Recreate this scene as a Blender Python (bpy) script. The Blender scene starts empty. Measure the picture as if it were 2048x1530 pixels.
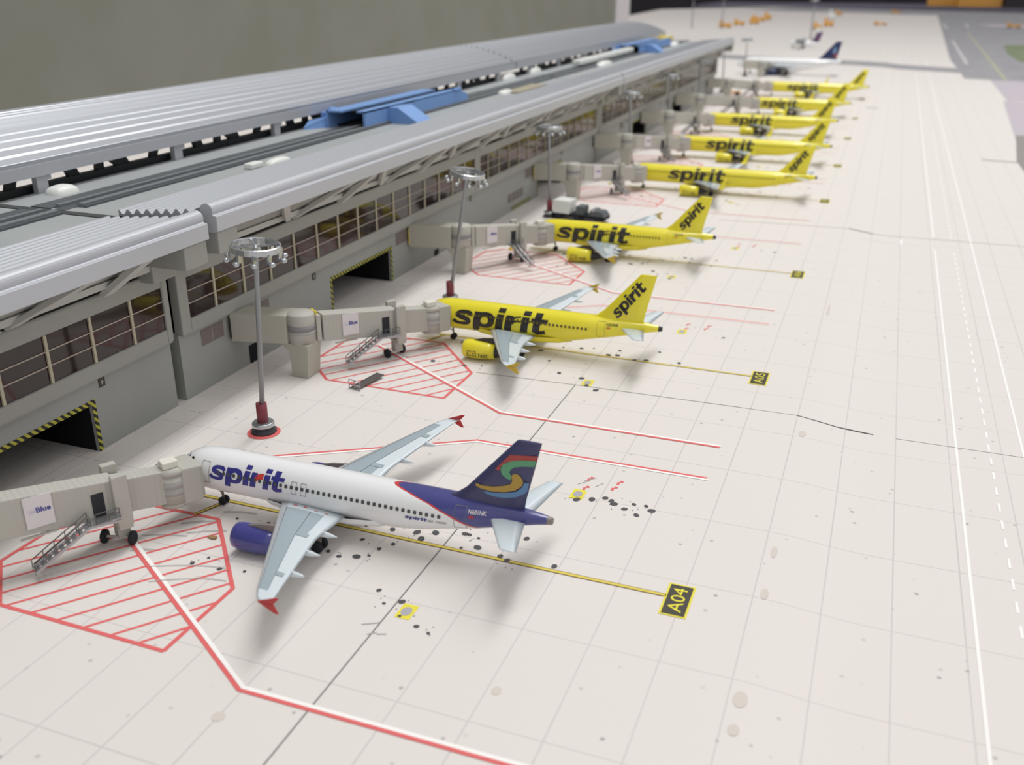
import bpy, bmesh, math, random
import numpy as np
from mathutils import Vector, Matrix
from mathutils.geometry import tessellate_polygon

# All lengths below are written in centimetres of the tabletop model; S turns them into metres.
S = 0.01
random.seed(7)
scene = bpy.context.scene
col = scene.collection

# ------------------------------------------------------------------ camera, world, lights, exposure
CAM = (7.9726, -11.8595, 11.7236)
YAW, PITCH, ROLL = 0.3604417, 0.3965209, 0.0028498
cy, sy, cp, sp = math.cos(YAW), math.sin(YAW), math.cos(PITCH), math.sin(PITCH)
c_right = Vector((cy, sy, 0)); c_fwd = Vector((-sy*cp, cy*cp, -sp)); c_up = c_right.cross(c_fwd)
c_r = c_right*math.cos(ROLL) + c_up*math.sin(ROLL)
c_u = -c_right*math.sin(ROLL) + c_up*math.cos(ROLL)
cam_data = bpy.data.cameras.new('camera')
cam = bpy.data.objects.new('camera', cam_data); col.objects.link(cam)
cam.matrix_world = Matrix(((c_r.x, c_u.x, -c_fwd.x, CAM[0]*S), (c_r.y, c_u.y, -c_fwd.y, CAM[1]*S),
                           (c_r.z, c_u.z, -c_fwd.z, CAM[2]*S), (0, 0, 0, 1)))
cam_data.sensor_fit = 'HORIZONTAL'; cam_data.sensor_width = 36.0
cam_data.lens = 1921.15*36.0/2048.0
cam_data.clip_start = 0.005; cam_data.clip_end = 60
cam_data.dof.use_dof = True; cam_data.dof.focus_distance = 0.245; cam_data.dof.aperture_fstop = 24.0
scene.camera = cam

world = bpy.data.worlds.new('world'); scene.world = world
world.use_nodes = True
# a room: bright ceiling overhead, dimmer walls around, darker below
wn, wl_ = world.node_tree.nodes, world.node_tree.links
w_tc = wn.new('ShaderNodeTexCoord'); w_sep = wn.new('ShaderNodeSeparateXYZ'); w_mr = wn.new('ShaderNodeMapRange'); w_rp = wn.new('ShaderNodeValToRGB')
wl_.new(w_tc.outputs['Generated'], w_sep.inputs[0]); wl_.new(w_sep.outputs[2], w_mr.inputs[0])
w_mr.inputs[1].default_value = -1.0; w_mr.inputs[2].default_value = 1.0
wl_.new(w_mr.outputs[0], w_rp.inputs[0])
w_rp.color_ramp.elements[0].position = 0.5; w_rp.color_ramp.elements[0].color = (0.66, 0.66, 0.66, 1)
w_rp.color_ramp.elements[1].position = 0.82; w_rp.color_ramp.elements[1].color = (1.0, 0.99, 0.985, 1)
e_ = w_rp.color_ramp.elements.new(0.62); e_.color = (0.74, 0.74, 0.74, 1)
wl_.new(w_rp.outputs[0], wn['Background'].inputs[0])
wn['Background'].inputs[1].default_value = 0.72

def area(name, loc, sx, sy_, watts, color=(1, 0.995, 0.985), rot=(0, 0, 0)):
    l = bpy.data.lights.new(name, 'AREA'); l.shape = 'RECTANGLE'
    l.size = sx*S; l.size_y = sy_*S; l.energy = watts; l.color = color
    o = bpy.data.objects.new(name, l); col.objects.link(o)
    o.location = Vector(loc)*S; o.rotation_euler = rot
    return o
# rows of fluorescent ceiling fixtures over the layout
area('fluorescent_row', (4, 88, 165), 28, 190, 20.5)
area('fluorescent_row', (75, 90, 170), 28, 250, 2.5)

vs = scene.view_settings
scene.display_settings.display_device = 'sRGB'
vs.view_transform = 'Standard'; vs.look = 'None'; vs.gamma = 1.0; vs.use_curve_mapping = False
vs.exposure = 0.0

# ------------------------------------------------------------------ helpers
def lin(c):
    return tuple(((v/255.0)/12.92 if v/255.0 <= 0.04045 else ((v/255.0+0.055)/1.055)**2.4) for v in c)

MATS = {}
def mat(name, rgb, rough=0.5, metal=0.0, spec=0.5, coat=0.0):
    if name in MATS: return MATS[name]
    m = bpy.data.materials.new(name); m.use_nodes = True
    b = m.node_tree.nodes['Principled BSDF']
    b.inputs['Base Color'].default_value = (*lin(rgb), 1)
    b.inputs['Roughness'].default_value = rough
    b.inputs['Metallic'].default_value = metal
    b.inputs['Specular IOR Level'].default_value = spec
    b.inputs['Coat Weight'].default_value = coat
    b.inputs['Coat Roughness'].default_value = 0.08
    MATS[name] = m
    return m

def nodes(m): return m.node_tree.nodes, m.node_tree.links, m.node_tree.nodes['Principled BSDF']

def mottle(m, rgb2, scale, amount=1.0, detail=3.0):
    """blend the base colour with a second one through noise"""
    n, l, b = nodes(m)
    tc = n.new('ShaderNodeTexCoord'); nz = n.new('ShaderNodeTexNoise'); mx = n.new('ShaderNodeMix')
    mx.data_type = 'RGBA'
    nz.inputs['Scale'].default_value = scale; nz.inputs['Detail'].default_value = detail
    l.new(tc.outputs['Object'], nz.inputs['Vector'])
    rp = n.new('ShaderNodeValToRGB'); rp.color_ramp.elements[0].position = 0.35; rp.color_ramp.elements[1].position = 0.65
    rp.color_ramp.elements[1].color = (amount, amount, amount, 1)
    l.new(nz.outputs['Fac'], rp.inputs[0]); l.new(rp.outputs[0], mx.inputs[0])
    mx.inputs[6].default_value = b.inputs['Base Color'].default_value
    mx.inputs[7].default_value = (*lin(rgb2), 1)
    l.new(mx.outputs[2], b.inputs['Base Color'])
    return m

class MB:
    """collects geometry (in cm) for ONE mesh object"""
    def __init__(self): self.v = []; self.f = []; self.m = []; self.s = []
    def add(self, verts, faces, mi=0, smooth=False):
        o = len(self.v); self.v += [tuple(map(float, p)) for p in verts]
        for f in faces:
            self.f.append([i+o for i in f]); self.m.append(mi); self.s.append(smooth)
    def box(self, x0, x1, y0, y1, z0, z1, mi=0):
        v = [(x, y, z) for z in (z0, z1) for y in (y0, y1) for x in (x0, x1)]
        self.add(v, [(0, 2, 3, 1), (4, 5, 7, 6), (0, 1, 5, 4), (2, 6, 7, 3), (0, 4, 6, 2), (1, 3, 7, 5)], mi)
    def hexa(self, p, mi=0):
        """eight corners: four below then four above, each ring counter-clockwise"""
        self.add(p, [(0, 3, 2, 1), (4, 5, 6, 7), (0, 1, 5, 4), (1, 2, 6, 5), (2, 3, 7, 6), (3, 0, 4, 7)], mi)
    def bar(self, a, b, w, h, mi=0, up=(0, 0, 1)):
        a, b = Vector(a), Vector(b); d = (b-a).normalized(); r = d.cross(Vector(up))
        if r.length < 1e-6: r = Vector((1, 0, 0))
        r.normalize(); u = r.cross(d)
        P = [a-r*w/2-u*h/2, a+r*w/2-u*h/2, b+r*w/2-u*h/2, b-r*w/2-u*h/2,
             a-r*w/2+u*h/2, a+r*w/2+u*h/2, b+r*w/2+u*h/2, b-r*w/2+u*h/2]
        self.hexa(P, mi)
    def tube(self, a, b, r0, r1=None, n=12, mi=0, caps=True):
        a, b = Vector(a), Vector(b); r1 = r0 if r1 is None else r1
        d = (b-a).normalized(); t = Vector((0, 0, 1)) if abs(d.z) < 0.9 else Vector((1, 0, 0))
        r = d.cross(t).normalized(); u = r.cross(d)
        ring = lambda c, q: [c+(r*math.cos(2*math.pi*k/n)+u*math.sin(2*math.pi*k/n))*q for k in range(n)]
        v = ring(a, r0)+ring(b, r1)
        self.add(v, [(k, (k+1) % n, n+(k+1) % n, n+k) for k in range(n)], mi, True)
        if caps: self.add(ring(a, r0), [list(range(n))[::-1]], mi); self.add(ring(b, r1), [list(range(n))], mi)
    def lathe(self, prof, c=(0, 0, 0), axis='z', n=20, mi=0, smooth=True):
        v = []; k_ = len(prof)
        for r, h in prof:
            for k in range(n):
                a = 2*math.pi*k/n; p, q = r*math.cos(a), r*math.sin(a)
                v.append((c[0]+p, c[1]+q, c[2]+h) if axis == 'z' else (c[0]+h, c[1]+p, c[2]+q) if axis == 'x' else (c[0]+p, c[1]+h, c[2]+q))
        f = [(i*n+k, i*n+(k+1) % n, (i+1)*n+(k+1) % n, (i+1)*n+k) for i in range(k_-1) for k in range(n)]
        if axis == 'y': f = [q[::-1] for q in f]
        self.add(v, f, mi, smooth)
    def poly(self, pts, mi=0):
        P = [Vector(p) for p in pts]
        for t in tessellate_polygon([P]):
            self.add([P[i] for i in t], [(0, 1, 2)], mi)
    def plate(self, pts, vec, mi=0):
        """a polygon (any outline) given thickness along vec"""
        P = [Vector(p) for p in pts]; w = Vector(vec); n = len(P)
        tris = tessellate_polygon([P])
        for t in tris:
            self.add([P[i] for i in t], [(0, 1, 2)], mi); self.add([P[i]+w for i in t], [(2, 1, 0)], mi)
        self.add(P+[p+w for p in P], [(i, (i+1) % n, n+(i+1) % n, n+i) for i in range(n)], mi)
    def extrude_y(self, prof, y0, y1, mi=0, closed=False, smooth=False, caps=False):
        n = len(prof); v = [(x, y0, z) for x, z in prof]+[(x, y1, z) for x, z in prof]
        rng = range(n) if closed else range(n-1)
        self.add(v, [(i, (i+1) % n, n+(i+1) % n, n+i) for i in rng], mi, smooth)
        if caps:
            self.poly([(x, y0, z) for x, z in prof], mi); self.poly([(x, y1, z) for x, z in prof], mi)
    def map(self, fn): self.v = [tuple(fn(*p)) for p in self.v]; return self
    def merge(self, o, mi_off=0):
        k = len(self.v); self.v += o.v
        self.f += [[i+k for i in f] for f in o.f]; self.m += [i+mi_off for i in o.m]; self.s += o.s
    def build(self, name, mats, parent=None, bevel=0.0, seg=2, fix=True):
        me = bpy.data.meshes.new(name)
        me.from_pydata([(x*S, y*S, z*S) for x, y, z in self.v], [], self.f)
        if not isinstance(mats, (list, tuple)): mats = [mats]
        for m in mats: me.materials.append(m)
        for p, mi, sm in zip(me.polygons, self.m, self.s): p.material_index = mi; p.use_smooth = sm
        if fix:
            bm = bmesh.new(); bm.from_mesh(me)
            bmesh.ops.remove_doubles(bm, verts=bm.verts, dist=1e-7)
            bmesh.ops.recalc_face_normals(bm, faces=bm.faces)
            bm.to_mesh(me); bm.free()
        me.update()
        o = bpy.data.objects.new(name, me); col.objects.link(o)
        if parent: o.parent = parent
        if bevel:
            bv = o.modifiers.new('edge', 'BEVEL'); bv.width = bevel*S; bv.segments = seg; bv.limit_method = 'ANGLE'
        return o

def tag(o, label=None, cat=None, group=None, kind=None):
    if label: o['label'] = label
    if cat: o['category'] = cat
    if group: o['group'] = group
    if kind: o['kind'] = kind
    return o
def thing(name, label, cat, loc=(0, 0, 0), rz=0.0, group=None):
    o = bpy.data.objects.new(name, None); col.objects.link(o)
    o.empty_display_size = 0.01
    o.location = Vector(loc)*S; o.rotation_euler = (0, 0, rz)
    return tag(o, label, cat, group)
def copy_tree(o, parent=None):
    c = o.copy(); col.objects.link(c)
    if parent: c.parent = parent
    for ch in [x for x in bpy.data.objects if x.parent == o]: copy_tree(ch, c)
    return c
def dup(root, label, loc=None, rz=None):
    c = copy_tree(root); c['label'] = label
    if loc is not None: c.location = Vector(loc)*S
    if rz is not None: c.rotation_euler = (0, 0, rz)
    return c

_text = {}
def text2d(s, bold=0.0):
    """glyph triangles of a string from the built-in font, cap height 1, starting at x=0"""
    k = (s, bold)
    if k in _text: return _text[k]
    cu = bpy.data.curves.new('t', 'FONT'); cu.body = s; cu.size = 1.0; cu.offset = bold; cu.resolution_u = 3
    ob = bpy.data.objects.new('t', cu); col.objects.link(ob)
    dg = bpy.context.evaluated_depsgraph_get(); dg.update()
    me = bpy.data.meshes.new_from_object(ob.evaluated_get(dg))
    v = [(p.co.x, p.co.y) for p in me.vertices]; f = [list(p.vertices) for p in me.polygons]
    bpy.data.objects.remove(ob); bpy.data.curves.remove(cu); bpy.data.meshes.remove(me)
    x0 = min(p[0] for p in v); h = 0.69
    v = [((x-x0)/h, y/h) for x, y in v]
    _text[k] = (v, f, max(p[0] for p in v))
    return _text[k]
def add_text(mb, s, fn, width=None, height=1.0, mi=0, bold=0.0, center=False):
    """fn(u, v) -> 3D point; v in cm above the baseline, u along the line"""
    v, f, w = text2d(s, bold); kx = height if width is None else width/w
    du = -w*kx/2 if center else 0.0
    mb.add([fn(x*kx+du, y*height) for x, y in v], f, mi)

# ---- hand-drawn heavy lower-case lettering (x-height 1)
def ribbon(path, widths, n=5):
    P = [Vector((*p, 0)) for p in path]; out = []; W = []
    for i in range(len(P)-1):
        p0 = P[max(i-1, 0)]; p1 = P[i]; p2 = P[i+1]; p3 = P[min(i+2, len(P)-1)]
        for k in range(n):
            t = k/n
            out.append(0.5*((2*p1)+(p2-p0)*t+(2*p0-5*p1+4*p2-p3)*t*t+(3*p1-p0-3*p2+p3)*t**3)); W.append(widths[i]*(1-t)+widths[i+1]*t)
    out.append(P[-1]); W.append(widths[-1]); L = []; R = []
    for i, p in enumerate(out):
        d = (out[min(i+1, len(out)-1)]-out[max(i-1, 0)]).normalized(); nn = Vector((-d.y, d.x, 0))
        L.append(p+nn*W[i]/2); R.append(p-nn*W[i]/2)
    v = [(p.x, p.y) for p in L+R]; k = len(L)
    return v, [(i, i+1, k+i+1, k+i) for i in range(k-1)]
def rect2(x0, x1, y0, y1, n=3):
    v = []; f = []
    for j in range(n+1):
        y = y0+(y1-y0)*j/n; v += [(x0, y), (x1, y)]
    return v, [(2*j, 2*j+1, 2*j+3, 2*j+2) for j in range(n)]
def ring2(cx, cy_, ro, so, ri, si, a0=0, a1=360, n=28):
    v = []
    for k in range(n+1):
        a = math.radians(a0+(a1-a0)*k/n)
        def sup(rx, ry): # slightly squared ellipse
            c, s_ = math.cos(a), math.sin(a)
            return cx+rx*math.copysign(abs(c)**0.85, c), cy_+ry*math.copysign(abs(s_)**0.85, s_)
        v += [sup(ro, so), sup(ri, si)]
    return v, [(2*k, 2*k+2, 2*k+3, 2*k+1) for k in range(n)]
def spirit2d(slant=0.16):
    """six heavy letters; returns (verts, faces, faces of the accent stroke), width"""
    parts = []; x = 0.0
    s_path = [(1.20, 0.70), (1.02, 0.85), (0.68, 0.885), (0.38, 0.83), (0.26, 0.70), (0.42, 0.58), (0.72, 0.50), (0.98, 0.41), (1.06, 0.27), (0.90, 0.14), (0.58, 0.115), (0.26, 0.16), (0.04, 0.31)]
    parts.append((x, ribbon(s_path, [0.24, 0.24, 0.22, 0.26, 0.30, 0.30, 0.32, 0.30, 0.30, 0.26, 0.22, 0.24, 0.24]), 0)); x += 1.36
    parts.append((x, rect2(0, 0.46, -0.36, 0.98, 6), 0)); parts.append((x, ring2(0.74, 0.49, 0.66, 0.52, 0.24, 0.25), 0)); x += 1.48
    def letter_i(xx):
        parts.append((xx, rect2(0, 0.47, 0.0, 0.98, 5), 0)); parts.append((xx, rect2(0.0, 0.47, 1.07, 1.30, 2), 0))
    letter_i(x); x += 0.60
    parts.append((x, rect2(0, 0.47, 0.0, 0.98, 5), 0))
    parts.append((x, ribbon([(0.40, 0.52), (0.52, 0.72), (0.72, 0.80), (0.98, 0.82)], [0.30, 0.34, 0.36, 0.36]), 1)); x += 1.05
    letter_i(x); x += 0.60
    parts.append((x, rect2(0.16, 0.62, 0.10, 1.28, 6), 0)); parts.append((x, rect2(-0.02, 1.04, 0.74, 0.98, 2), 0))
    parts.append((x, ribbon([(0.39, 0.32), (0.48, 0.16), (0.70, 0.12), (1.0, 0.20)], [0.46, 0.38, 0.26, 0.28]), 0)); x += 1.05
    V = []; F = []; A = []
    for ox, (v, f), acc in parts:
        o = len(V); V += [(ox+px+slant*py, py) for px, py in v]
        (A if acc else F).extend([[i+o for i in q] for q in f])
    return V, F, A, x
SPIRIT = spirit2d()
def add_spirit(mb, fn, width, xh, mi=0, mi_acc=None):
    V, F, A, w = SPIRIT; kx = width/w
    P = [fn(x*kx, y*xh) for x, y in V]
    mb.add(P, F, mi); mb.add(P, A, mi if mi_acc is None else mi_acc)

# ------------------------------------------------------------------ materials
def ground_material():
    m = mat('printed_concrete_paper', (226, 219, 213), 0.55, 0, 0.35)
    n, l, b = nodes(m)
    tc = n.new('ShaderNodeTexCoord'); sep = n.new('ShaderNodeSeparateXYZ'); l.new(tc.outputs['Object'], sep.inputs[0])
    def math_(op, a, bb=None, c=None):
        q = n.new('ShaderNodeMath'); q.operation = op
        for i, v in enumerate((a, bb, c)):
            if v is None: continue
            if isinstance(v, (int, float)): q.inputs[i].default_value = v
            else: l.new(v, q.inputs[i])
        return q.outputs[0]
    def gridline(sock, period, half):
        a = math_('DIVIDE', sock, period*S); fr = math_('FRACT', math_('ADD', a, 1000.5)); d = math_('ABSOLUTE', math_('SUBTRACT', fr, 0.5))
        mr = n.new('ShaderNodeMapRange'); mr.inputs[1].default_value = half/period*0.4; mr.inputs[2].default_value = half/period
        mr.inputs[3].default_value = 1; mr.inputs[4].default_value = 0; mr.clamp = True
        l.new(d, mr.inputs[0]); return mr.outputs[0]
    gx = gridline(sep.outputs[0], 1.357, 0.022); gy = gridline(sep.outputs[1], 2.714, 0.020)
    g = math_('MAXIMUM', gx, gy)
    nz = n.new('ShaderNodeTexNoise'); nz.inputs['Scale'].default_value = 9; l.new(tc.outputs['Object'], nz.inputs['Vector'])
    g = math_('MULTIPLY', g, math_('MULTIPLY_ADD', nz.outputs['Fac'], 0.5, 0.10))
    # fine printed specks
    vo = n.new('ShaderNodeTexVoronoi'); vo.inputs['Scale'].default_value = 230; l.new(tc.outputs['Object'], vo.inputs['Vector'])
    sp_ = n.new('ShaderNodeMapRange'); sp_.inputs[1].default_value = 0.07; sp_.inputs[2].default_value = 0.13; sp_.inputs[3].default_value = 1; sp_.inputs[4].default_value = 0
    l.new(vo.outputs['Distance'], sp_.inputs[0])
    sc = n.new('ShaderNodeSeparateColor'); l.new(vo.outputs['Color'], sc.inputs[0])
    keep = math_('GREATER_THAN', sc.outputs[0], 0.45)
    speck = math_('MULTIPLY', math_('MULTIPLY', sp_.outputs[0], keep), math_('MULTIPLY', sc.outputs[1], 0.55))
    # soft tint variation of the paper
    n2 = n.new('ShaderNodeTexNoise'); n2.inputs['Scale'].default_value = 5; n2.inputs['Detail'].default_value = 2; l.new(tc.outputs['Object'], n2.inputs['Vector'])
    mx0 = n.new('ShaderNodeMix'); mx0.data_type = 'RGBA'; l.new(n2.outputs['Fac'], mx0.inputs[0])
    mx0.inputs[6].default_value = (*lin((227, 219, 215)), 1); mx0.inputs[7].default_value = (*lin((225, 221, 216)), 1)
    mx1 = n.new('ShaderNodeMix'); mx1.data_type = 'RGBA'; l.new(g, mx1.inputs[0]); l.new(mx0.outputs[2], mx1.inputs[6]); mx1.inputs[7].default_value = (*lin((158, 150, 156)), 1)
    mx2 = n.new('ShaderNodeMix'); mx2.data_type = 'RGBA'; l.new(speck, mx2.inputs[0]); l.new(mx1.outputs[2], mx2.inputs[6]); mx2.inputs[7].default_value = (*lin((90, 85, 88)), 1)
    l.new(mx2.outputs[2], b.inputs['Base Color'])
    return m
M_ground = ground_material()
M_red = mat('red_paint', (226, 108, 108), 0.55, 0, 0.3)
M_white_paint = mat('white_road_paint', (250, 247, 244), 0.55, 0, 0.3)
M_white_faint = mat('faint_white_paint', (238, 233, 229), 0.55, 0, 0.3)
M_yellow_paint = mat('yellow_line_paint', (226, 206, 92), 0.55, 0, 0.3)
M_sign_yellow = mat('sign_yellow', (236, 224, 70), 0.55, 0, 0.3)
M_sign_dark = mat('sign_dark', (72, 68, 60), 0.55, 0, 0.3)
M_spot = mat('oil_spot_print', (84, 82, 86), 0.55, 0, 0.3)
M_scuff = mat('tyre_scuff_print', (184, 180, 178), 0.6, 0, 0.3)
M_spot_soft = mat('soft_stain_print', (214, 205, 197), 0.6, 0, 0.3)
M_seam_shadow = mat('sheet_gap_and_edge_shadow', (92, 88, 86), 0.8, 0, 0.1)
M_line_dark = mat('lead_line_edge', (128, 104, 70), 0.6, 0, 0.3)
M_ring_grey = mat('hydrant_grey', (176, 174, 182), 0.6, 0, 0.3)
M_asphalt = mottle(mat('taxiway_asphalt', (150, 147, 155), 0.7, 0, 0.2), (160, 160, 160), 30)
M_concrete2 = mat('pale_taxiway', (190, 182, 190), 0.7, 0, 0.2)
M_grass = mottle(mat('painted_grass', (134, 142, 118), 0.9, 0, 0.1), (120, 132, 104), 25)

M_facade = mottle(mat('facade_grey_plastic', (160, 160, 155), 0.5, 0, 0.4), (154, 154, 149), 60, 0.6)
M_facade_lo = mottle(mat('lower_wall_grey_plastic', (156, 158, 155), 0.5, 0, 0.4), (149, 151, 148), 60, 0.6)
M_truss = mat('truss_light_grey', (190, 189, 184), 0.5, 0, 0.4)
M_silver = mat('silver_spray_paint', (186, 189, 195), 0.34, 0.55, 0.5)
M_silver_d = mat('silver_fascia_paint', (190, 192, 198), 0.42, 0.2, 0.5)
M_roofgrey = mottle(mat('flat_roof_grey', (164, 168, 169), 0.6, 0, 0.3), (158, 162, 164), 40, 0.6)
M_track = mat('dark_track_grey', (88, 92, 96), 0.55, 0, 0.35)
M_track_l = mat('track_rail_grey', (120, 124, 128), 0.5, 0, 0.4)
M_darkwall = mat('clerestory_dark', (44, 46, 48), 0.5, 0, 0.3)
M_glass = mat('tinted_window_glass', (44, 31, 31), 0.06, 0, 0.55)
M_mullion = mat('cream_mullion', (188, 181, 158), 0.5, 0, 0.4)
M_rail = mat('pale_rail', (176, 162, 152), 0.5, 0, 0.4)
M_panel = mat('grey_brown_panel', (122, 112, 108), 0.5, 0, 0.3)
M_black = mat('matte_black', (26, 27, 32), 0.7, 0, 0.2)
M_green = mat('dull_green_strip', (128, 128, 84), 0.6, 0, 0.3)
M_blue = mat('light_blue_plastic', (120, 158, 214), 0.5, 0, 0.4)
M_dome = mat('white_dome_plastic', (232, 234, 230), 0.35, 0, 0.5)
M_tan = mat('tan_roof_patch', (166, 158, 140), 0.7, 0, 0.2)

def hazard():
    m = mat('hazard_stripes', (190, 184, 70), 0.5, 0, 0.3); n, l, b = nodes(m)
    tc = n.new('ShaderNodeTexCoord'); w = n.new('ShaderNodeTexWave'); w.wave_type = 'BANDS'; w.bands_direction = 'DIAGONAL'
    mp = n.new('ShaderNodeMapping'); mp.inputs['Scale'].default_value = (0, 1, 1)
    l.new(tc.outputs['Object'], mp.inputs['Vector']); l.new(mp.outputs[0], w.inputs['Vector'])
    w.inputs['Scale'].default_value = 2*math.pi/20/(0.20*S)*1.9
    rp = n.new('ShaderNodeValToRGB'); rp.color_ramp.interpolation = 'CONSTANT'
    rp.color_ramp.elements[0].color = (*lin((36, 36, 34)), 1); rp.color_ramp.elements[1].color = (*lin((178, 174, 66)), 1)
    rp.color_ramp.elements[1].position = 0.5
    l.new(w.outputs[0], rp.inputs[0]); l.new(rp.outputs[0], b.inputs['Base Color'])
    return m
M_hazard = hazard()

M_bridge = mottle(mat('off_white_cast_plastic', (186, 184, 176), 0.55, 0, 0.35), (179, 177, 169), 90, 0.6)
M_bridge_top = mat('off_white_roof_plastic', (226, 223, 212), 0.55, 0, 0.35)
def ribbed():
    m = mat('ribbed_off_white_plastic', (186, 184, 176), 0.55, 0, 0.35); n, l, b = nodes(m)
    tc = n.new('ShaderNodeTexCoord'); w = n.new('ShaderNodeTexWave'); w.wave_type = 'BANDS'; w.bands_direction = 'X'
    w.inputs['Scale'].default_value = 2*math.pi/20/(0.13*S)
    l.new(tc.outputs['Object'], w.inputs['Vector'])
    bp = n.new('ShaderNodeBump'); bp.inputs['Strength'].default_value = 0.45; bp.inputs['Distance'].default_value = 0.02*S
    l.new(w.outputs['Fac'], bp.inputs['Height']); l.new(bp.outputs[0], b.inputs['Normal'])
    return m
M_ribbed = ribbed()
M_pillar = mat('beige_pillar_plastic', (182, 179, 168), 0.6, 0, 0.3)
M_curtain = mat('grey_curtain_band', (172, 170, 168), 0.5, 0, 0.4)
M_curtain_d = mat('dark_curtain_band', (140, 138, 140), 0.5, 0, 0.4)
M_doorblack = mat('dark_doorway', (44, 46, 52), 0.5, 0, 0.3)
M_sheet = mat('paper_sign', (222, 217, 220), 0.6, 0, 0.3)
M_signblue = mat('sign_blue_ink', (70, 72, 150), 0.6, 0, 0.2)
M_signpale = mat('sign_pale_ink', (196, 196, 212), 0.6, 0, 0.2)
M_steel = mat('etched_steel', (176, 178, 182), 0.32, 0.75, 0.5)
M_steel_d = mat('dark_etched_steel', (112, 108, 106), 0.45, 0.6, 0.5)
M_tyre = mat('black_rubber', (40, 41, 46), 0.7, 0, 0.3)
M_yellowp = mat('yellow_plastic', (222, 200, 70), 0.5, 0, 0.3)

M_chrome = mat('silver_lamp_metal', (186, 190, 194), 0.24, 0.75, 0.6)
M_pole = mat('grey_pole_paint', (150, 150, 152), 0.45, 0.3, 0.5)
M_sleeve = mat('maroon_sleeve', (128, 58, 66), 0.5, 0, 0.4)
M_basedark = mat('dark_lamp_foot', (62, 60, 66), 0.5, 0, 0.4)

M_ywhite = mat('airliner_white_gloss', (240, 241, 243), 0.22, 0, 0.5, 0.4)
M_yel = mat('airliner_yellow_gloss', (240, 226, 52), 0.24, 0, 0.5, 0.4)
M_navy = mat('airliner_navy_gloss', (66, 68, 140), 0.25, 0, 0.5, 0.4)
M_wing = mat('wing_pale_grey', (214, 224, 230), 0.3, 0, 0.5, 0.2)
M_wing2 = mat('wing_mid_grey', (160, 174, 182), 0.35, 0, 0.5, 0.1)
M_winged = mat('wing_silver_edge', (206, 210, 214), 0.28, 0.4, 0.5)
M_ink = mat('black_lettering', (44, 41, 40), 0.3, 0, 0.5)
M_inkblue = mat('blue_lettering', (54, 54, 138), 0.3, 0, 0.5)
M_inkred = mat('red_lettering', (206, 66, 62), 0.3, 0, 0.5)
M_inkgrey = mat('grey_line', (120, 122, 124), 0.4, 0, 0.4)
M_win = mat('cabin_window_dark', (78, 80, 80), 0.3, 0, 0.5)
M_winy = mat('cabin_window_brown', (104, 92, 40), 0.3, 0, 0.5)
M_fenced = mat('red_wingtip', (186, 48, 52), 0.3, 0, 0.5)
M_dark = mat('dark_engine_metal', (62, 60, 60), 0.45, 0.3, 0.4)
M_gear = mat('landing_gear_grey', (140, 132, 128), 0.5, 0.3, 0.4)
M_em_red = mat('emblem_red', (168, 66, 62), 0.35); M_em_green = mat('emblem_green', (92, 158, 116), 0.35)
M_em_gold = mat('emblem_gold', (178, 144, 58), 0.35); M_em_sky = mat('emblem_sky', (92, 134, 178), 0.35)
M_em_edge = mat('emblem_edge', (30, 30, 66), 0.35)

def swoosh_body():
    """white body with the navy tail behind a red line: boundary x(z) through a colour ramp"""
    m = mat('white_navy_body_gloss', (240, 241, 243), 0.22, 0, 0.5, 0.4); n, l, b = nodes(m)
    tc = n.new('ShaderNodeTexCoord'); sep = n.new('ShaderNodeSeparateXYZ'); l.new(tc.outputs['Object'], sep.inputs[0])
    mz = n.new('ShaderNodeMapRange'); mz.inputs[1].default_value = 0.70*S; mz.inputs[2].default_value = 1.55*S; l.new(sep.outputs[2], mz.inputs[0])
    rp = n.new('ShaderNodeValToRGB'); cr = rp.color_ramp
    pts = [(0.70, 8.55), (0.85, 8.18), (1.0, 7.88), (1.2, 7.44), (1.35, 6.95), (1.45, 6.40), (1.51, 5.93)]   # z, x from the nose
    while len(cr.elements) < len(pts): cr.elements.new(0.5)
    for e, (z, x) in zip(cr.elements, pts):
        e.position = (z-0.70)/0.85; v = (x-5.0)/5.0; e.color = (v, v, v, 1)
    l.new(mz.outputs[0], rp.inputs[0])
    mx = n.new('ShaderNodeMapRange'); mx.inputs[1].default_value = 5.0*S; mx.inputs[2].default_value = 10.0*S; mx.clamp = False; l.new(sep.outputs[0], mx.inputs[0])
    d = n.new('ShaderNodeMath'); d.operation = 'SUBTRACT'; l.new(mx.outputs[0], d.inputs[0]); l.new(rp.outputs[0], d.inputs[1])
    r2 = n.new('ShaderNodeValToRGB'); r2.color_ramp.interpolation = 'CONSTANT'
    mm = n.new('ShaderNodeMath'); mm.operation = 'MULTIPLY_ADD'; mm.inputs[1].default_value = 4; mm.inputs[2].default_value = 0.5; l.new(d.outputs[0], mm.inputs[0])
    e = r2.color_ramp.elements; e[0].color = (*lin((240, 241, 243)), 1); e[1].position = 0.50; e[1].color = (*lin((206, 66, 62)), 1)
    e2 = e.new(0.58); e2.color = (*lin((70, 72, 136)), 1)
    l.new(mm.outputs[0], r2.inputs[0]); l.new(r2.outputs[0], b.inputs['Base Color'])
    return m
M_swoosh = swoosh_body()

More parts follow.
